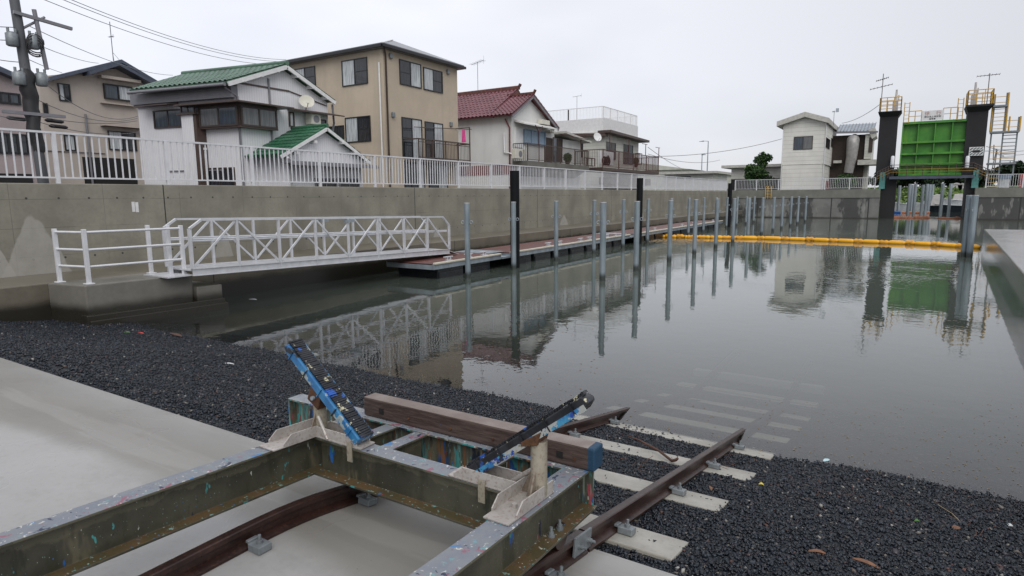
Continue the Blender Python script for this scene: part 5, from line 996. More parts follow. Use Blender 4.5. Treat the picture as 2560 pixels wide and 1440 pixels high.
for a, c, X, sg, lb in W_:
    X0 = -17.2; wire(P(*a, 'x', X0), P(*c, 'x', X), sg, lb)
for i, (u, v) in enumerate(((42, 296), (136, 302), (146, 316))): p = P(u, v, 'x', -17.6); b = MB(); b.tube([p - Vector((0, .2, 0)), p - Vector((0, .15, 0)), p + Vector((0, .15, -.01)), p + Vector((0, .2, -.01))], [.02, .045, .045, .02], 8); tag(b.build('cable_closure', MAT['wire']), ['black cable splice case left of the pole', 'upper black cable splice case right of the pole', 'lower black cable splice case right of the pole'][i], 'splice case', 'black splice cases on the low cables')
# ================= control building =================
Cb = thing('control_building', (-9.8, 78, .15), 'tall white panelled gate control building with a shallow gable roof', 'building')
KY = 76.; KL = Face((0, KY, 0), (1, 0, 0), (0, -1, 0)); xa, xb = KL.hit(1956, 400)[0], KL.hit(2060, 400)[0]; zt_ = KL.hit(2060, 305)[1]; zm_ = KL.hit(2000, 410)[1]; za_ = KL.hit(2005, 290)[1]
KR = Face((xb, 0, 0), (0, 1, 0), (1, 0, 0)); yk2 = KR.hit(2091, 340)[0]
b = MB(); b.ext([(xa, KY, zm_), (xb, KY, zm_), (xb, KY, zt_), ((xa + xb) / 2, KY, za_), (xa, KY, zt_)], (0, yk2 - KY, 0)); b.build('upper_wall', MAT['panel'], Cb)
b = MB(); b.box((xa + .02, KY + .02, .15), (xb - .12, yk2 - 3, zm_ - .05)); b.box((xa, KY - .02, zm_ - .05), (xb + .02, yk2, zm_)); b.build('lower_wall', MAT['panel'], Cb)
b = MB(); b.box((xb - 1.0, yk2 - 2.999, .15), (xb - .6, yk2 - .2, zm_ - .051)); b.box((xb - .2, yk2 - .5, .15), (xb, yk2 - .3, zm_ - .051)); b.build('rear_column', MAT['panel'], Cb)
xl, xr = KL.hit(1944, 310)[0], KL.hit(2074, 300)[0]; zl = KL.hit(1944, 305)[1]; b = MB()
zap = KL.hit(2005, 287)[1] + .25; zrr = KL.hit(2074, 297)[1] + .05
for (x0_, z0_, x1_, z1_) in ((xl, zl, (xa + xb) / 2, zap), ((xa + xb) / 2, zap, xr, zrr)): b.ext([(x0_, KY - .6, z0_), (x1_, KY - .6, z1_), (x1_, KY - .6, z1_ - .55), (x0_, KY - .6, z0_ - .55)], (0, yk2 - KY + 1.2, 0))
b.build('roof', MAT['stone_light'], Cb, bevel=.02)
r = KL.rect(1985, 342, 2031, 373); window(Cb, KL, *r, ('gblue', 'gfrost'), 'bframe', .06, ())
wpx(Cb, KR, 2065, 343, 2073, 374, ('gdark',), fr='bframe', midrail=()); wpx(Cb, KR, 2078, 345, 2082, 369, ('gdark',), fr='bframe', midrail=())
for xx in (xb + .02, xa - .04): b = MB(); b.tube([(xx, KY - .06, .15), (xx, KY - .06, zt_ - .2)], .05, 6); b.build('downpipe', MAT['white'], Cb)
p = P(2085, 290, 'y', 80); b = MB(); b.tube([(p.x, 80, zt_), (p.x, 80, P(2085, 277, 'y', 80).z)], .03, 5); q = P(2087, 278, 'y', 80); b.box((q.x - .25, 79.98, q.z - .1), (q.x + .05, 80.02, q.z + .02)); b.box((q.x + .1, 79.98, q.z - .12), (q.x + .4, 80.02, q.z + .3)); b.build('wind_vane', MAT['galv'], Cb)
# brown shed behind with covered duct
Bh = thing('brown_house', (-7, 86, .15), 'dark brown timber house with metal roof and a curving pale duct', 'house')
BY = 84.; BF = Face((0, BY, 0), (1, 0, 0), (0, -1, 0)); f = lambda u, v: BF.hit(u, v)
x0_, x1_ = f(2060, 400)[0], f(2160, 400)[0]; x2_ = f(2190, 400)[0]; zz = f(2120, 338)[1]
b = MB(); b.box((x0_, BY, .15), (x1_, BY + 6, zz)); b.build('wall', MAT['brownwood'], Bh)
b = MB(); b.box((x1_ + .002, BY - .6, .15 if False else f(2160, 398)[1]), (x2_ - .5, BY + 5, zz)); b.build('side_bay', MAT['cream_siding'], Bh)
r = f(2174, 345), f(2181, 382); b = MB(); b.box((r[0][0], BY - .65, r[1][1]), (r[1][0], BY - .601, r[0][1])); b.build('window', MAT['bframe'], Bh)
a, c = f(2094, 331), f(2186, 325); b = MB(); b.ext([(a[0], BY - .8, a[1] - .1), (c[0], BY - .8, c[1] - .3), (c[0], BY + 3, c[1] + .9), (a[0], BY + 3, a[1] + 1.0)], (0, 0, .15)); 
b.build('roof', MAT['galv'], Bh); b = MB()
for i in range(12): t_ = i / 11; b.bar((a[0] + (c[0] - a[0]) * t_, BY - .85, a[1] + (c[1] - .2 - a[1]) * t_ + .08), (a[0] + (c[0] - a[0]) * t_, BY + 3, a[1] + (c[1] - a[1]) * t_ + 1.15), .06, .08)
b.bar((a[0] - .3, BY - .9, a[1] - .1), (c[0] + .4, BY - .9, c[1] - .3), .12, .2); b.build('roof_seams', MAT['greytrim'], Bh)
b = MB(); xq = f(2192, 337); b.ext([(c[0] - .6, BY - .86, c[1] + .0), (c[0] + .1, BY - .86, c[1] + .2), (xq[0], BY - .86, xq[1] - .2), (xq[0] - .4, BY - .86, xq[1] - .5)], (0, 4, 0)); b.build('gable_end', MAT['stone_light'], Bh)
p1, p2, p3 = f(2134, 352), f(2130, 395), f(2122, 433); b = MB(); b.tube([(p1[0] + .1, BY - .1, p1[1] + .3), (p1[0], BY - .7, p1[1] + .05), (p1[0], BY - .8, p1[1] - .5), (p2[0], BY - .8, p2[1]), (p3[0], BY - .8, p3[1])], [.5, .68, .66, .58, .5], 14); b.build('pale_duct', MAT['sleeve'], Bh)
a, c = f(2146, 401), f(2192, 412); b = MB(); b.box((a[0], BY - 1.2, c[1]), (c[0], BY + 3, a[1])); b.build('porch_slab', MAT['stone_light'], Bh)
b = MB(); a = f(2148, 412); b.box((x1_ - .6, BY + .5, .15), (x2_ - .8, BY + 4, a[1])); b.build('ground_floor', MAT['cream_siding'], Bh)
b = MB(); q = f(2098, 402); b.box((f(2086, 400)[0], BY - 1.1, q[1] - .3), (f(2106, 400)[0], BY, q[1])); b.build('ledge', MAT['stone_light'], Bh)
# ================= gate =================
GY = 70.
GF = Face((0, GY, 0), (1, 0, 0), (0, -1, 0)); g = GF.hit
G_ = thing('water_gate', (1.6, GY, 1.8), 'water gate with dark towers and raised bright green steel gate leaf', 'water gate')
def tower(ul, ur, vt, ucl, ucr, vc, lx0, lx1):
    x0, z1 = g(ul, vt); x1, _ = g(ur, vt); zb = g(2200, 443)[1]; b = MB(); b.box((x0, GY, zb), (x1, GY + 1.6, z1)); b.build('tower', MAT['darktower'], G_)
    c0, c1, zc = g(ucl, vc)[0], g(ucr, vc)[0], g(ucl, vc)[1]; zc = (g(ucl, vc)[1] + g(ucr, vc)[1]) / 2; b = MB()
    b.box((c0, GY - .5, z1 + .25), (c1, GY + 2, zc)); b.ext([(c0, GY - .5, z1 + .249), (x0, GY - .02, z1 - .15), (x1, GY - .02, z1 - .15), (c1, GY - .5, z1 + .249)], (0, 2.2, 0)); b.build('tower_cap', MAT['darktower'], G_)
    b = MB(); b.box((lx0, GY - .3, -4.3), (lx1, GY + 1.8, zb - .002)); b.build('leg', MAT['darktower'], G_); return x0, x1, z1, zc, c0, c1
lt = tower(2200, 2246, 289, 2196, 2255, 279, -2.0, g(2238, 500)[0]); rt = tower(2420, 2472, 276, 2415, 2484, 262, g(2410, 500)[0], 5.24)
x0, x1 = g(2249, 400)[0], g(2418, 400)[0]; ztop = 6.62; zbot = g(2330, 443)[1]
b = MB(); b.box((x0, GY + .5, zbot), (x1, GY + .62, ztop)); lf = b.build('gate_leaf', MAT['gate'], G_)
b = MB()
for v in (303, 352, 381, 408, 434): z = g(2330, v)[1]; b.box((x0, GY + .1, z - .09), (x1, GY + .498, z)); b.box((x0, GY + .06, z - .16), (x1, GY + .098, z + .02))
for k in range(5): xx = x0 + (x1 - x0) * k / 4; w = .12 if k in (0, 4) else .04; b.box((max(x0, xx - w), GY + .14, zbot), (min(x1, xx + w), GY + .497, ztop - .02))
b.build('stiffener', MAT['gate'], lf)
zw = g(2330, 440)[1]; b = MB(); b.box((g(2224, 440)[0], GY - 1.1, zw - .25), (g(2434, 437)[0], GY - .32, zw)); b.build('walkway_girder', MAT['blueroof'], G_)
def yrail(pts, h, n, m, t, name='hand_rail', r=.028, mids=(.5,)):
    b = MB(); up = Vector((0, 0, h))
    for a, c in zip(pts[:-1], pts[1:]):
        a, c = Vector(a), Vector(c); b.tube([a + up, c + up], r, 5)
        for mm in mids: b.tube([a + up * mm, c + up * mm], r * .8, 5)
        for i in range(n + 1): q = a.lerp(c, i / n); b.tube([q, q + up], r, 5)
    return b.build(name, MAT[m], t)
wx0, wx1 = g(2228, 430)[0], g(2430, 430)[0]
yrail([(wx0 - 1.1, GY - 1.05, zw - .6), (wx0, GY - 1.05, zw), (wx1, GY - 1.05, zw), (wx1 + 1.1, GY - 1.05, zw - .6)], 1.05, 5, 'brown', G_, 'walkway_rail', .03, (.8,))
b = MB(); 
for zz_ in (.62, .38): b.tube([(wx0 - 1.1, GY - 1.2, zw - .6 + zz_), (wx0, GY - 1.2, zw + zz_), (wx1, GY - 1.2, zw + zz_), (wx1 + 1.1, GY - 1.2, zw - .6 + zz_)], .026, 5)
b.build('walkway_rail', MAT['dullyellow'], G_)
for t_, sg in ((lt, 1), (rt, -1)):
    z = t_[3]; a, c = t_[4] + .1, t_[5] - .1; yrail([(a, GY - .4, z), (c, GY - .4, z), (c, GY + 1.9, z), (a, GY + 1.9, z), (a, GY - .4, z)], 1.25, 3, 'yellow', G_, 'tower_rail', .035, (.4, .7))
    b = MB(); xx = (a + c) / 2 + .4 * sg; b.box((xx - .25, GY, z), (xx + .2, GY + .5, z + .95)); b.tube([(xx, GY + .3, z + .95), (xx, GY + .3, z + 2.0)], [.12, .09], 8); b.tube([(xx + .2, GY + .3, z + .95), (xx + .2, GY + .3, z + 1.5)], .06, 6); b.build('hoist_unit', MAT['tarp'], G_, bevel=.03)
def lad(xc, z0, z1, w, name='ladder', y=GY, m='yellow', par=None, step=.35, n=None):
    b = MB(); b.tube([(xc - w / 2, y, z0), (xc - w / 2, y, z1)], .04, 6); b.tube([(xc + w / 2, y, z0), (xc + w / 2, y, z1)], .04, 6); k = int((z1 - z0) / step)
    for i in range(k + 1): b.tube([(xc - w / 2, y, z0 + i * step), (xc + w / 2, y, z0 + i * step)], .02, 5)
    return b.build(name, MAT[m], par or G_)
lad(g(2267, 280)[0], ztop - .1, g(2267, 256)[1], .4, 'gate_ladder'); lad(g(2401, 270)[0], ztop - .1, g(2401, 245)[1], .4, 'gate_ladder')
zt1 = g(2330, 274)[1]
yrail([(g(2273, 280)[0], GY + .3, ztop), (g(2305, 278)[0], GY + .3, ztop)], zt1 - ztop, 2, 'yellow', G_, 'gate_rail', .035, (.5,)); yrail([(g(2359, 278)[0], GY + .3, ztop), (g(2396, 276)[0], GY + .3, ztop)], zt1 - ztop + .1, 2, 'yellow', G_, 'gate_rail', .035, (.5,))
for u in (2232.5, 2419.5): x, z1 = g(u, 390); z0 = g(u, 420)[1]; b = MB(); b.tube([(x, GY - .2, z0), (x, GY - .2, z0 + .1), (x, GY - .2, z1 - .1), (x, GY - .2, z1)], [.12, .16, .16, .1], 12); b.build('gate_lamp', MAT['lamp'], G_)
for u in (2206, 2437): x = g(u, 450)[0]; b = MB(); b.box((x - .25, GY - .5, .43), (x + .25, GY - .31, 2.0)); b.build('teal_panel', MAT['teal'], G_)
def ant2(x, y, z0, z1, rows, label):
    t = thing('antenna_mast', (x, y, z0), label, 'antenna'); b = MB(); b.tube([(x, y, z0), (x, y, z1)], .04, 6); b.build('mast', MAT['gwire'], t)
    for zz_, w, tl in rows:
        b = MB(); a = Vector((x - w, y, zz_ - tl)); c = Vector((x + w * .8, y, zz_ + tl)); b.tube([a, c], .03, 5)
        for i in range(7): q = a.lerp(c, i / 6); b.tube([q - Vector((.0, .35, .0)), q + Vector((.0, .35, .0))], .014, 4); b.tube([q - Vector((.03, 0, .09)), q + Vector((.03, 0, .09))], .012, 4)
        b.build('antenna_array', MAT['gwire'], t)
    return t
x, z = g(2207, 193); ant2(x, GY + 1, lt[3], g(2208, 180)[1], [(g(2207, 194)[1], .55, .12), (g(2207, 213)[1], 1.0, .16)], 'thin antenna mast with two yagi arrays on the left gate tower')
x, z = g(2480, 193); ant2(x - .1, GY + 1, rt[3], g(2480, 178)[1], [(g(2480, 183)[1], .9, .02)], 'grey antenna mast with one small array on the right gate tower')
# sign: slow down, with the harbour office line
def text(s, size, c, m, par, name='lettering'):
    cu = bpy.data.curves.new(name, 'FONT'); cu.body = s; cu.size = size; cu.align_x = 'CENTER'; cu.align_y = 'CENTER'; cu.extrude = .004
    o = bpy.data.objects.new(name, cu); COL.objects.link(o); o.rotation_euler = (pi / 2, 0, 0); o.location = Vector(c) - Vector(par.location); me = bpy.data.meshes.new_from_object(o); bpy.data.objects.remove(o); o = bpy.data.objects.new(name, me); COL.objects.link(o); o.rotation_euler = (pi / 2, 0, 0); o.location = Vector(c) - Vector(par.location); me.materials.clear(); me.materials.append(m); o.parent = par; return o
sx0, sz1 = g(2305.5, 277.5); sx1, sz0 = g(2358.7, 299)
sg_ = thing('slow_sign', ((sx0 + sx1) / 2, GY - .1, (sz0 + sz1) / 2), 'white sign with faded red and small black Japanese characters above the green gate leaf', 'sign')
sz1 = max(sz1, g(2358, 276)[1]) ; b = MB(); b.box((sx0, GY + .1, ztop + .02), (sx1, GY + .14, sz1)); b.build('sign_board', MAT['white'], sg_)
m_r = plain('faded_red_letters', (.45, .22, .2), .6, 0, .1, bump=0); m_k = plain('black_letters', (.02, .02, .03), .6, 0, .1, bump=0)
hh = sz1 - ztop; cx = (sx0 + sx1) / 2
text('徐', hh * .46, (cx - hh * .50, GY + .093, sz1 - hh * .30), m_r, sg_); text('行', hh * .46, (cx + hh * .50, GY + .093, sz1 - hh * .30), m_r, sg_); text('横浜海上保安部', hh * .21, (cx, GY + .093, ztop + hh * .36), m_k, sg_); text('警察署', hh * .19, (cx, GY + .093, ztop + hh * .13), m_k, sg_)
# striped direction board
dx0, dz1 = g(2423, 368.5); dx1, dz0 = g(2457.6, 389); db = thing('striped_board', ((dx0 + dx1) / 2, GY - .3, dz0), 'white board with diagonal dark stripes and black double arrow on the right tower', 'sign')
b = MB(); b.box((dx0, GY - .2, dz0), (dx1, GY - .15, dz1)); b.build('board', MAT['white'], db, bevel=.02)
w_, h_ = dx1 - dx0, dz1 - dz0; cxx, czz = (dx0 + dx1) / 2, (dz0 + dz1) / 2; b = MB(); m_t = plain('dark_green_stripe', (.02, .06, .055), .5, 0, .1, bump=0)
def clipstripe(s0, s1, rx0, rx1, rz0, rz1):        # band s0 < x - z*1.0 < s1 within a rectangle
    poly = [(rx0, rz0), (rx1, rz0), (rx1, rz1), (rx0, rz1)]
    for sg2, s in ((1, s0), (-1, s1)):
        out = []
        for i in range(len(poly)):
            p, q = poly[i], poly[(i + 1) % len(poly)]; fp_, fq = sg2 * (p[0] - p[1] - s), sg2 * (q[0] - q[1] - s)
            if fp_ >= 0: out.append(p)
            if fp_ * fq < 0: t = fp_ / (fp_ - fq); out.append((p[0] + (q[0] - p[0]) * t, p[1] + (q[1] - p[1]) * t))
        poly = out
        if len(poly) < 3: return
    b.ext([(cxx + x, GY - .2, czz + z) for x, z in poly], (0, -.004, 0))
e_ = .05; fw_ = h_ * .3
for rx0, rx1, rz0, rz1 in ((-w_ / 2 + e_, w_ / 2 - e_, h_ / 2 - fw_, h_ / 2 - e_), (-w_ / 2 + e_, w_ / 2 - e_, -h_ / 2 + e_, -h_ / 2 + fw_), (-w_ / 2 + e_, -w_ / 2 + fw_, -h_ / 2 + fw_, h_ / 2 - fw_), (w_ / 2 - fw_, w_ / 2 - e_, -h_ / 2 + fw_, h_ / 2 - fw_)):
    k = -3.
    while k < 3: clipstripe(k * w_ / 2, k * w_ / 2 + w_ * .12, rx0, rx1, rz0, rz1); k += .44
b.build('stripes', m_t, db)
b = MB(); a_ = h_ * .2; b.ext([(cxx + x * w_ * .26, GY - .2, czz + z * a_) for x, z in ((-1.15, 0), (-.75, 1), (-.75, .75), (.75, .75), (.75, 1), (1.15, 0), (.75, -1), (.75, -.75), (-.75, -.75), (-.75, -1))], (0, -.006, 0)); b.build('double_arrow', MAT['wframe'], db)
b = MB(); b.tube([(dx1, GY - .17, czz), (dx1 + .9, GY - .17, czz)], .03, 5); b.build('bracket_arm', MAT['galv'], db)
# yellow and grey ladder scaffold
SY = 71.5; SF = Face((0, SY, 0), (1, 0, 0), (0, -1, 0)); sf = SF.hit
St = thing('stair_scaffold', (sf(2515, 400)[0], SY, .4), 'tall yellow and grey ladder scaffold beside the right gate tower', 'scaffold')
def col(u0, v0, u1, v1, m, r=.07):
    a, c = sf(u0, v0), sf(u1, v1); b = MB(); xm = (a[0] + c[0]) / 2; b.bar((xm, SY, a[1]), (xm, SY, max(c[1], .16)), r * 1.6, r * 1.6, (0, 1, 0)); b.build('column', MAT[m], St); return xm
xc1 = col(2484, 236, 2472, 440, 'clip'); xc2 = col(2513, 232, 2502, 440, 'clip'); xc3 = col(2547, 292, 2532, 440, 'clip')
def rungs(xa, xb, z0, z1, step, m, r=.025):
    b = MB(); z = z0
    while z < z1: b.tube([(xa, SY - .05, z), (xb, SY - .05, z)], r, 5); z += step
    b.build('rungs', MAT[m], St)
zA = sf(2500, 265)[1]; zB = sf(2500, 330)[1]; zC = sf(2500, 408)[1]
for z, xa_, xb_ in ((zA, xc1, xc2), (zB, xc1, xc3), (zC, xc1, xc3)): b = MB(); b.box((xa_ - .1, SY - .5, z - .12), (xb_ + .1, SY + .5, z + .04)); b.build('platform', MAT['clip'], St)
rungs(xc1, xc2, zA + .3, sf(2500, 233)[1], .5, 'yellow'); rungs(xc1, xc2, zB + .3, zA, .34, 'yellow'); rungs(xc2, xc3, zC + .2, zB, .32, 'clip', .035); rungs(xc2, xc3, zB + .4, sf(2540, 292)[1], .55, 'yellow'); rungs(xc1, xc2, .5, zC, .4, 'yellow'); rungs(xc1, xc3, zC + .4, zC + 1.6, .55, 'yellow')
for xx, z0, z1 in ((xc1 - .12, zB, sf(2484, 236)[1]), (xc2 + .12, zB, sf(2513, 232)[1]), (xc2 + .35, zB, sf(2513, 292)[1]), (xc3 + .12, zB, sf(2547, 291)[1])): b = MB(); b.tube([(xx, SY - .1, z0), (xx, SY - .1, z1)], .07, 6); b.build('yellow_stile', MAT['yellow'], St)
# ================= beyond the gate =================
for i, (u, v0, y) in enumerate(((2250, 464, 92), (2275.5, 460, 84), (2282.5, 462, 95), (2290, 459.5, 86), (2309, 462, 84), (2319, 460, 84), (2326, 461, 92), (2333, 461, 100), (2358, 459, 80), (2378, 459, 90))):
    p = P(u, v0, 'y', y); pile(p.x, y, p.z, .16, MAT['galv'], '%s of the ten steel piles seen through the gate opening' % ('leftmost' if i == 0 else 'rightmost' if i == 9 else ORD[i] + ' from the left'), 'steel piles beyond the gate', False, 'channel_pile')
def boat(y, u0, u1, label, hull, cover, hgt, cab=None, bowleft=True):
    a, c = P(u0, 520, 'y', y).x, P(u1, 520, 'y', y).x; L_ = c - a; t = thing('moored_boat', ((a + c) / 2, y, ZW), label, 'boat', 'boats moored beyond the gate'); b = MB(); N = 12; vs = []
    for i in range(N + 1):
        s = i / N; sb = s if bowleft else 1 - s; w = .9 * min(1, (sb * 2.2) ** .6) + .02; x = a + L_ * s; sh = hgt + .35 * (1 - sb) ** 2
        vs += [(x, y - w, ZW + sh), (x, y - w * .7, ZW - .15), (x, y + w * .7, ZW - .15), (x, y + w, ZW + sh)]
    b.add(vs, [(i * 4 + k, (i + 1) * 4 + k, (i + 1) * 4 + k + 1, i * 4 + k + 1) for i in range(N) for k in range(3)] + [(i * 4 + 3, (i + 1) * 4 + 3, (i + 1) * 4, i * 4) for i in range(N)] + [(0, 1, 2, 3), (N * 4 + 3, N * 4 + 2, N * 4 + 1, N * 4)]); b.build('hull', MAT[hull], t)
    b = MB(); b.tube([(a, y - .1, ZW + hgt + .34)] + [(a + L_ * s, y - .93, ZW + hgt + .02 + .35 * (1 - (s if bowleft else 1 - s)) ** 2) for s in (.2, .5, .99)], .05, 5); b.build('gunwale', MAT['hullw'], t)
    if cab:
        x0, x1, h = cab; x0, x1 = a + L_ * x0, a + L_ * x1; b = MB(); b.ext([(x0, y - .8, ZW + hgt), (x1, y - .8, ZW + hgt), (x1 - .05, y - .6, ZW + hgt + h * .94), ((x0 + x1) / 2, y - .6, ZW + hgt + h), (x0 + .25, y - .6, ZW + hgt + h * .9)], (0, 1.4, 0)); b.build('cover', MAT[cover], t, bevel=.06)
    return t
boat(96, 2320, 2422, 'black-hulled boat with white deck beneath grey tarpaulin cover', 'navy', 'tarp', .8, (.04, .36, 1.45)); boat(100, 2225, 2300, 'pale grey boat at the left of the gate opening', 'hullw', 'hullw', .9, (.5, .8, .5))
boat(104, 2352, 2440, 'white boat with pale cover behind the black-hulled boat', 'hullw', 'tarp', 1.3, (.3, .8, 1.0)); boat(106, 2285, 2330, 'small white boat between piles in the gate opening', 'hullw', 'hullw', .8, (.3, .6, .5))
b = MB(); a, c = P(2255, 520, 'y', 90), P(2326, 520, 'y', 90); b.tube([(a.x + (c.x - a.x) * i / 10, 90, ZW + .06) for i in range(11)], [random.uniform(.12, .2) for _ in range(11)], 7); tag(b.build('debris_boom', MAT['orange_boom']), 'orange float line in front of the moored boats', 'boom', 'faded orange booms by the water gate')
b = MB(); b.tube([(a.x - 1.2, 89.8, ZW + .1), (a.x - .1, 89.8, ZW + .1)], .16, 8); tag(b.build('blue_float', MAT['blue']), 'small blue float at the left end of the orange float line', 'float')
# bank
def bankz(y): return np.interp(y, [112, 118, 130, 150, 400], [-2.9, -1.2, .4, 1.2, 1.6])
xs = np.linspace(-60, 70, 60); ys = np.linspace(112, 160, 22); b = MB(); b.add([(x, y, bankz(y) + .25 * wave2(x * .4, y * .4)) for y in ys for x in xs], [(j * 60 + i, j * 60 + i + 1, (j + 1) * 60 + i + 1, (j + 1) * 60 + i) for j in range(21) for i in range(59)], True); b.quad((-400, 159, 1.3), (500, 159, 1.3), (500, 800, 2), (-400, 800, 2)); structure(b.build('far_bank', MAT['soil']))
def leaves(cent, rad, n, size, up=.5, flat=.35, shell=False):
    """n leaf quads in an ellipsoid"""
    d = rng.normal(size=(n, 3)); d /= np.linalg.norm(d, axis=1)[:, None]; r = rng.uniform(.45 if shell else .2, 1, n) ** .5
    c = np.array(cent) + d * r[:, None] * np.array(rad); q = rng.normal(size=(n, 3)); q /= np.linalg.norm(q, axis=1)[:, None]; q2 = np.cross(q, rng.normal(size=(n, 3))); q2 /= np.linalg.norm(q2, axis=1)[:, None]
    s = size * rng.uniform(.6, 1.3, n)[:, None]; return np.stack([c - q * s, c - q2 * s * .45, c + q * s, c + q2 * s * .45], 1)
def crown(name, blobs, n, size, m, t):
    w = np.array([b_[1][0] * b_[1][1] * b_[1][2] for b_ in blobs]) ** .67; w /= w.sum(); V = np.concatenate([leaves(c, r, max(20, int(n * ww)), size) for (c, r), ww in zip(blobs, w)])
    return np_mesh(name, V.reshape(-1, 3), np.arange(len(V) * 4).reshape(-1, 4), MAT[m], t)
V = []
for _ in range(9000):
    x, y = random.uniform(-16, 32), random.uniform(112.5, 135); V.append((x, y, bankz(y) + .25 * wave2(x * .4, y * .4) + random.uniform(-.1, .35) + .35 * max(0, wave2(x * .9, y * .8))))
V = np.array(V); n_ = len(V); q = rng.normal(size=(n_, 3)); q /= np.linalg.norm(q, axis=1)[:, None]; q2 = np.cross(q, rng.normal(size=(n_, 3))); q2 /= np.linalg.norm(q2, axis=1)[:, None]; s = rng.uniform(.15, .4, n_)[:, None]
tag(np_mesh('bank_vegetation', np.stack([V - q * s, V - q2 * s * .6, V + q * s, V + q2 * s * .6], 1).reshape(-1, 3), np.arange(n_ * 4).reshape(-1, 4), MAT['grassy']), 'bright green bushes and weeds covering the far bank', 'vegetation', kind='stuff')
def tree(x, y, z, h, w, label, m='leaf_dark', n=2600, size=.35, name='tree', group=None, k=9):
    t = thing(name, (x, y, z), label, 'tree', group); b = MB(); b.tube([(x, y, z), (x + .1, y, z + h * .35), (x, y + .1, z + h * .7)], [h * .03, h * .02, h * .008], 8)
    bl = []
    for i in range(k):
        a = random.uniform(0, 2 * pi); rr = random.uniform(.1, .55) * w; zz = z + h * (random.uniform(.12, .85) if m == 'leaf_dark' else random.uniform(.38, .88)); c = (x + cos(a) * rr, y + sin(a) * rr, zz); s = w * random.uniform(.28, .48) * (1.15 - (zz - z) / h * .5); bl.append((c, (s, s, s * .75))); b.tube([(x, y, z + h * .3), (x + cos(a) * rr * .5, y + sin(a) * rr * .5, (z + h * .35 + zz) / 2), c], [h * .012, h * .008, h * .003], 5)
    b.build('trunk', MAT['bark'], t); crown('crown', bl, n, size, m, t); return t
TL_ = ['far dark tree at the left of the gate opening', 'second dark tree from the left in the row beyond the gate', 'third dark tree in the row beyond the gate', 'fourth dark tree, behind the middle of the gate opening', 'fifth dark tree in the row beyond the gate', 'sixth dark tree, behind the right gate leg', 'low dark tree right of the right gate tower', 'far tree behind the ladder scaffold', 'far tree behind the scaffold foot', 'far tree at the right edge of the photo', 'outermost far tree beyond the right edge fence']
for i, x in enumerate((-8, -3.5, 0, 4, 8.5, 12.5, 15, 19, 23.5, 28, 33)):
    y = 140 + random.uniform(-3, 3); tree(x, y, 1.0, 3.0 + random.uniform(0, .7) + (.6 if 14 < x < 20 else 0), 4.2, TL_[i], 'leaf_dark', 2600, .42, 'far_tree', 'dark trees beyond the gate')
# pale blocks on the far bank
for i, (u, v0, v1, w, lb) in enumerate(((2392, 461, 470, 1.6, 'left of two pale blurred sheds on the far bank'), (2406, 462, 470, 1.2, 'right of two pale blurred sheds on the far bank'))):
    p = P(u, v0, 'y', 131); q = P(u, v1, 'y', 131); b = MB(); b.box((p.x - w / 2, 131, q.z - .5), (p.x + w / 2, 133, p.z)); b.ext([(p.x - w / 2 - .1, 130.9, p.z), (p.x + w / 2 + .1, 130.9, p.z), (p.x, 130.9, p.z + .3)], (0, 2.2, 0)); tag(b.build('bank_shed', MAT['tarp']), lb, 'shed', 'pale sheds on the far bank')
# long grey roof at right horizon
b = MB(); b.ext([(24, 168, 4.4), (70, 168, 5.6), (70, 168, 6.4), (30, 168, 5.4)], (0, 8, 0)); b.box((26, 168.5, 1), (70, 175, 4.9)); tag(b.build('grey_warehouse', MAT['galv']), 'low pale warehouse roof on the right horizon', 'warehouse')
# masts behind scaffold
for i, (u0, v0, u1, v1) in enumerate(((2478, 432, 2492, 372), (2484, 432, 2493, 375), (2483, 400, 2485, 362))):
    a, c = P(u0, v0, 'y', 100), P(u1, v1, 'y', 100); b = MB(); b.tube([a, c], .06, 6); b.tube([(c.x, c.y, c.z - .5), (c.x + .8, c.y, c.z - .9)], .03, 5); tag(b.build('boat_mast', MAT['gwire']), ('leaning grey mast left of the scaffold column', 'second leaning grey mast beside it, slightly to the right', 'thin upright mast behind the leaning masts')[i], 'mast', 'masts behind the scaffold')
# things behind the right fence
for i, (u0, u1, m, lb) in enumerate(((2499, 2526, 'hullw', 'white and blue-grey box behind the right fence'), (2553, 2575, 'red', 'red cabinet behind the right fence at the photo edge'))):
    a, c = P(u0, 440, 'y', 72.5), P(u1, 440, 'y', 72.5); z1 = P(u0, 436, 'y', 72.5).z; t = thing('storage_box', (a.x, 72.5, .15), lb, 'box'); b = MB(); b.box((a.x, 72.5, .15), (c.x, 73.6, z1 - .4)); b.build('box_body', MAT[m], t, bevel=.03); b = MB(); b.box((a.x - .05, 72.45, z1 - .398), (c.x + .05, 73.65, z1)); b.build('box_lid', MAT['slatblue' if i == 0 else 'red'], t)
# ================= far left buildings, lamps, tree =================
def lowb(name, y, u0, u1, v0, v1, w0, w1, label, th=.35):
    F = Face((0, y, 0), (1, 0, 0), (0, -1, 0)); a, z = F.hit(u0, v0); c, z2 = F.hit(u1, v1); t = thing(name, ((a + c) / 2, y, .15), label, 'building'); wa, wc = F.hit(w0, v0)[0], F.hit(w1, v1)[0]
    zz = (z + z2) / 2; b = MB(); b.box((wa, y, -.9), (wc, y + 9, zz - th)); b.build('wall', MAT['cream_siding'], t); b = MB(); b.box((a, y - .8, zz - th), (c, y + 9.5, zz)); b.build('roof', MAT['stone_light'], t); return t, F
t, F = lowb('low_building', 98, 1648, 1795, 432, 426.5, 1662, 1783, 'long low cream building with flat overhanging roof beyond the wall end'); wpx(t, F, 1690, 441, 1727, 447, ('gdark', 'gdark'), midrail=())
t, F = lowb('low_building', 88, 1807, 1956, 416, 408, 1829, 1956, 'low cream building behind the tree beside the control building'); bpx(t, F, 'dark_base', 'dark', 1828, 448, 1956, 474, 0, .05)
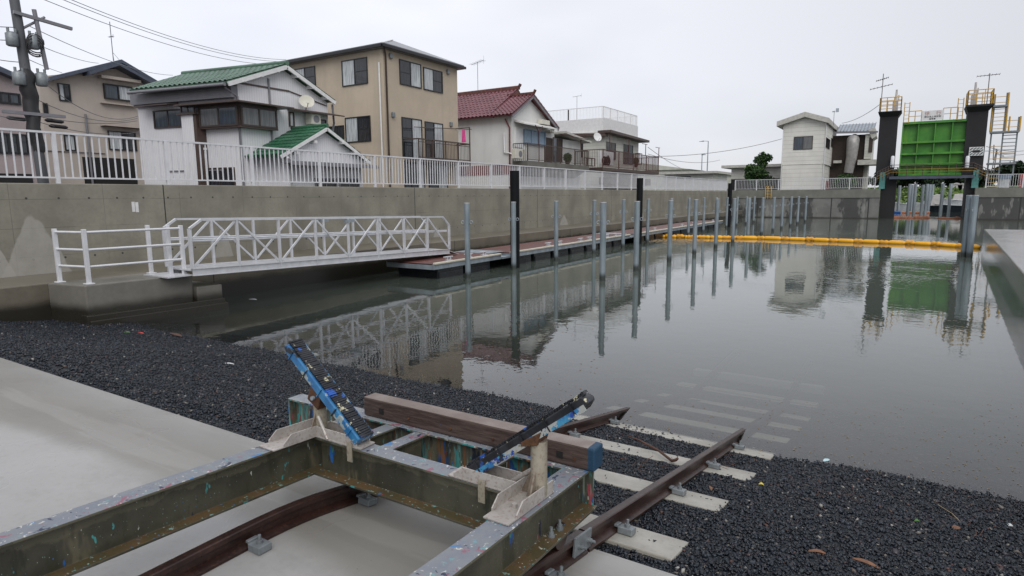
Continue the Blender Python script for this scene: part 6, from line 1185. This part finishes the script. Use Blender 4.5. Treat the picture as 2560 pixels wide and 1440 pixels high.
tree(P(1885, 440, 'y', 80).x, 80, .15, P(1885, 414, 'y', 80).z - .1, 2.3, 'leafy green tree in front of the low cream building', 'leaf', 5200, .17, 'garden_tree', k=12)
x = P(1903, 395, 'y', 80).x; t = thing('tall_shrub', (x, 80.5, .15), 'taller bushy shoot rising above the low roof', 'shrub'); b = MB(); b.tube([(x, 80.5, .15), (x, 80.5, 4.3)], .06, 6); b.build('stem', MAT['bark'], t); crown('crown', [((x - .3, 80.5, 4.1), (.7, .7, .55)), ((x + .5, 80.5, 4.3), (.75, .7, .5)), ((x + .1, 80.5, 3.6), (.6, .6, .5)), ((x, 80.5, 4.7), (.45, .4, .35))], 1500, .15, 'leaf', t)
x = P(1920, 445, 'y', 79).x; t = thing('round_shrub', (x, 79, .15), 'dark rounded shrub right of the leafy tree', 'shrub'); b = MB(); b.tube([(x, 79, .15), (x, 79, 1.4)], .06, 6); b.build('stem', MAT['bark'], t); crown('crown', [((x, 79, 1.4), (.9, .8, .8)), ((x - .9, 79, 1.1), (.9, .8, .7))], 1600, .13, 'leaf_dark', t)
x = P(2116, 445, 'y', 80).x; t = thing('green_bush', (x, 79, .15), 'rounded green bush at the foot of the pale duct', 'shrub'); b = MB(); b.tube([(x, 79, .15), (x, 79, 1.2)], .06, 6); b.build('stem', MAT['bark'], t); crown('crown', [((x, 79, 1.2), (1.3, .9, 1.0))], 1500, .13, 'leaf', t)
a = P(2064, 452, 'y', 72); c = P(2072, 470, 'y', 72); b = MB(); b.box((a.x, 72, .15), (c.x, 72.5, a.z)); b.box((a.x + .1, 71.95, .4), (c.x - .1, 71.999, a.z - .2)); tag(b.build('red_cabinet', MAT['maroon'], bevel=.02), 'reddish cabinet behind the far fence at the control building corner', 'cabinet')
for i, (u, vb, vt, ul, y) in enumerate(((1768, 425, 353, 1748, 100), (1754, 425, 386, 1765, 104))):
    p, q, r_ = P(u, vb, 'y', y), P(u, vt, 'y', y), P(ul, vt + 1, 'y', y); t = thing('street_lamp', (p.x, y, -.9), ('tall street lamp with arm pointing left over the low building', 'shorter street lamp just left of the tall one')[i], 'street lamp', 'street lamps at the wall end'); b = MB(); b.tube([(p.x, y, -.9), (p.x, y, q.z)], [.12, .07], 8); b.build('pole', MAT['galv'], t); b = MB(); b.tube([(p.x, y, q.z), ((p.x + r_.x) / 2, y, q.z + .05), (r_.x, y, r_.z)], .04, 6); b.build('arm', MAT['galv'], t); b = MB(); s_ = -1 if r_.x < p.x else 1; b.ext([(r_.x, y - .12, r_.z), (r_.x - s_ * .7, y - .12, r_.z + .12), (r_.x - s_ * .7, y - .12, r_.z - .05)], (0, .24, 0)); b.build('lamp_head', MAT['clip'], t)
for i, (a, c, ya_, yb_, sg) in enumerate((((1620, 391), (1955, 347), 60, 76, .5), ((1620, 368), (1712, 425), 60, 98, .2), ((1620, 385), (1800, 400), 60, 98, .6), ((2105, 308), (2198, 262), 79, 70, .3), ((2560, 377), (2466, 366), 90, 72, .2), ((2560, 386), (2500, 384), 90, 80, .1))): wire(P(*a, 'y', ya_), P(*c, 'y', yb_), sg, ['long wire rising to the control building', 'wire from the terrace house down behind the wall end', 'slack wire across the sky beyond the terrace house', 'wire from the brown house up to the left gate tower', 'wire from the right edge to the gate scaffold', 'lower wire at the right edge'][i], .025, 'gwire', 'overhead wires in the distance')
for i, (x, y, w, h) in enumerate(((-70, 150, 26, 6), (-40, 170, 30, 5), (-95, 120, 20, 7))): 
    b = MB(); b.box((x, y, -1), (x + w, y + 12, h)); b.ext([(x - .5, y - .5, h), (x + w / 2, y - .5, h + 2), (x + w + .5, y - .5, h)], (0, 13, 0)); tag(b.build('distant_house', MAT['cream_siding']), ['distant pale house roof low on the horizon left of the lamps', 'distant wide house roof behind the street lamps', 'distant house hidden behind the terrace house'][i], 'house')

# ================= things on the balconies =================
def on_bal(name, m, X, u0, v0, u1, v1, d, label, cat, par=None):
    a, c = P(u0, v1, 'x', X), P(u1, v0, 'x', X); b = MB(); b.box((X - d, a.y, a.z), (X, c.y, c.z)); o = b.build(name, MAT[m], bevel=.02); tag(o, label, cat); return o, a, c
o, a, c = on_bal('air_conditioner', 'ac', RX + .75, 1289, 374, 1313, 396, .3, 'cream air conditioner unit on the concrete balcony of the red-tiled house', 'air conditioner')
b = MB(); q = Vector((RX + .752, (a.y + c.y) / 2, (a.z + c.z) / 2)); b.tube([q, q + Vector((.012, 0, 0))], .2, 16); b.build('fan_grille', MAT['greytrim'], o)
o, a, c = on_bal('air_conditioner', 'white', CX + 1.4, 1506, 381, 1534, 412, .35, 'white air conditioner unit behind black coils on the red-brown balcony', 'air conditioner')
b = MB(); q = Vector((CX + 1.402, (a.y + c.y) / 2, (a.z + c.z) / 2)); b.tube([q, q + Vector((.012, 0, 0))], .26, 16); b.build('fan_grille', MAT['wframe'], o)
for i, (X, u, v, rr, lb) in enumerate(((RX + .7, 1419, 396, .42, 'green potted plant at the right end of the concrete balcony'), (CX + 1.6, 1590, 404, .4, 'green potted plant near the far end of the red-brown balcony'))):
    q = P(u, v, 'x', X); t = thing('potted_plant', (q.x, q.y, q.z - .45), lb, 'plant'); b = MB(); b.tube([(q.x, q.y, q.z - .5), (q.x, q.y, q.z - .2)], [.13, .18], 12); b.build('pot', MAT['brown'], t); crown('foliage', [((q.x, q.y, q.z + .05), (rr * .6, rr, rr * .8))], 700, .08, 'leaf', t)
for i, (X, u, v0, v1, w) in enumerate(((CX + 1.9, 1600, 384, 412, .5), (CX + 1.8, 1478, 396, 415, .7))):
    a, c = P(u, v1, 'x', X), P(u, v0, 'x', X); b = MB(); b.box((X - .3, a.y - w, a.z), (X, a.y + w, a.z + .04)); b.box((X - .3, a.y - w, c.z), (X, a.y + w, c.z + .04))
    for yy in (-w, w - .04): b.box((X - .3, a.y + yy, a.z + .041), (X - .26, a.y + yy + .04, c.z - .001)); b.box((X - .04, a.y + yy, a.z + .041), (X, a.y + yy + .04, c.z - .001))
    tag(b.build('wooden_rack', MAT['redbrown']), ('dark red-brown rack at the far end of the red-brown balcony', 'low red-brown rack at the near end of the red-brown balcony')[i], 'rack')

b = MB()
for i in range(420):
    u = random.uniform(1604, 1760); v = 598 + abs(random.gauss(0, 4)) + (u - 1604) * .02; q = P(u, v, 'z', ZW + .003)
    if q.x < -11.25: continue
    l = random.uniform(.02, .07); b.box((q.x - l, q.y - l * .7, q.z), (q.x + l, q.y + l * .7, q.z + .006))
tag(b.build('floating_scum', MAT['straw']), 'pale scum and flotsam gathered at the left end of the yellow boom', 'scum', kind='stuff')
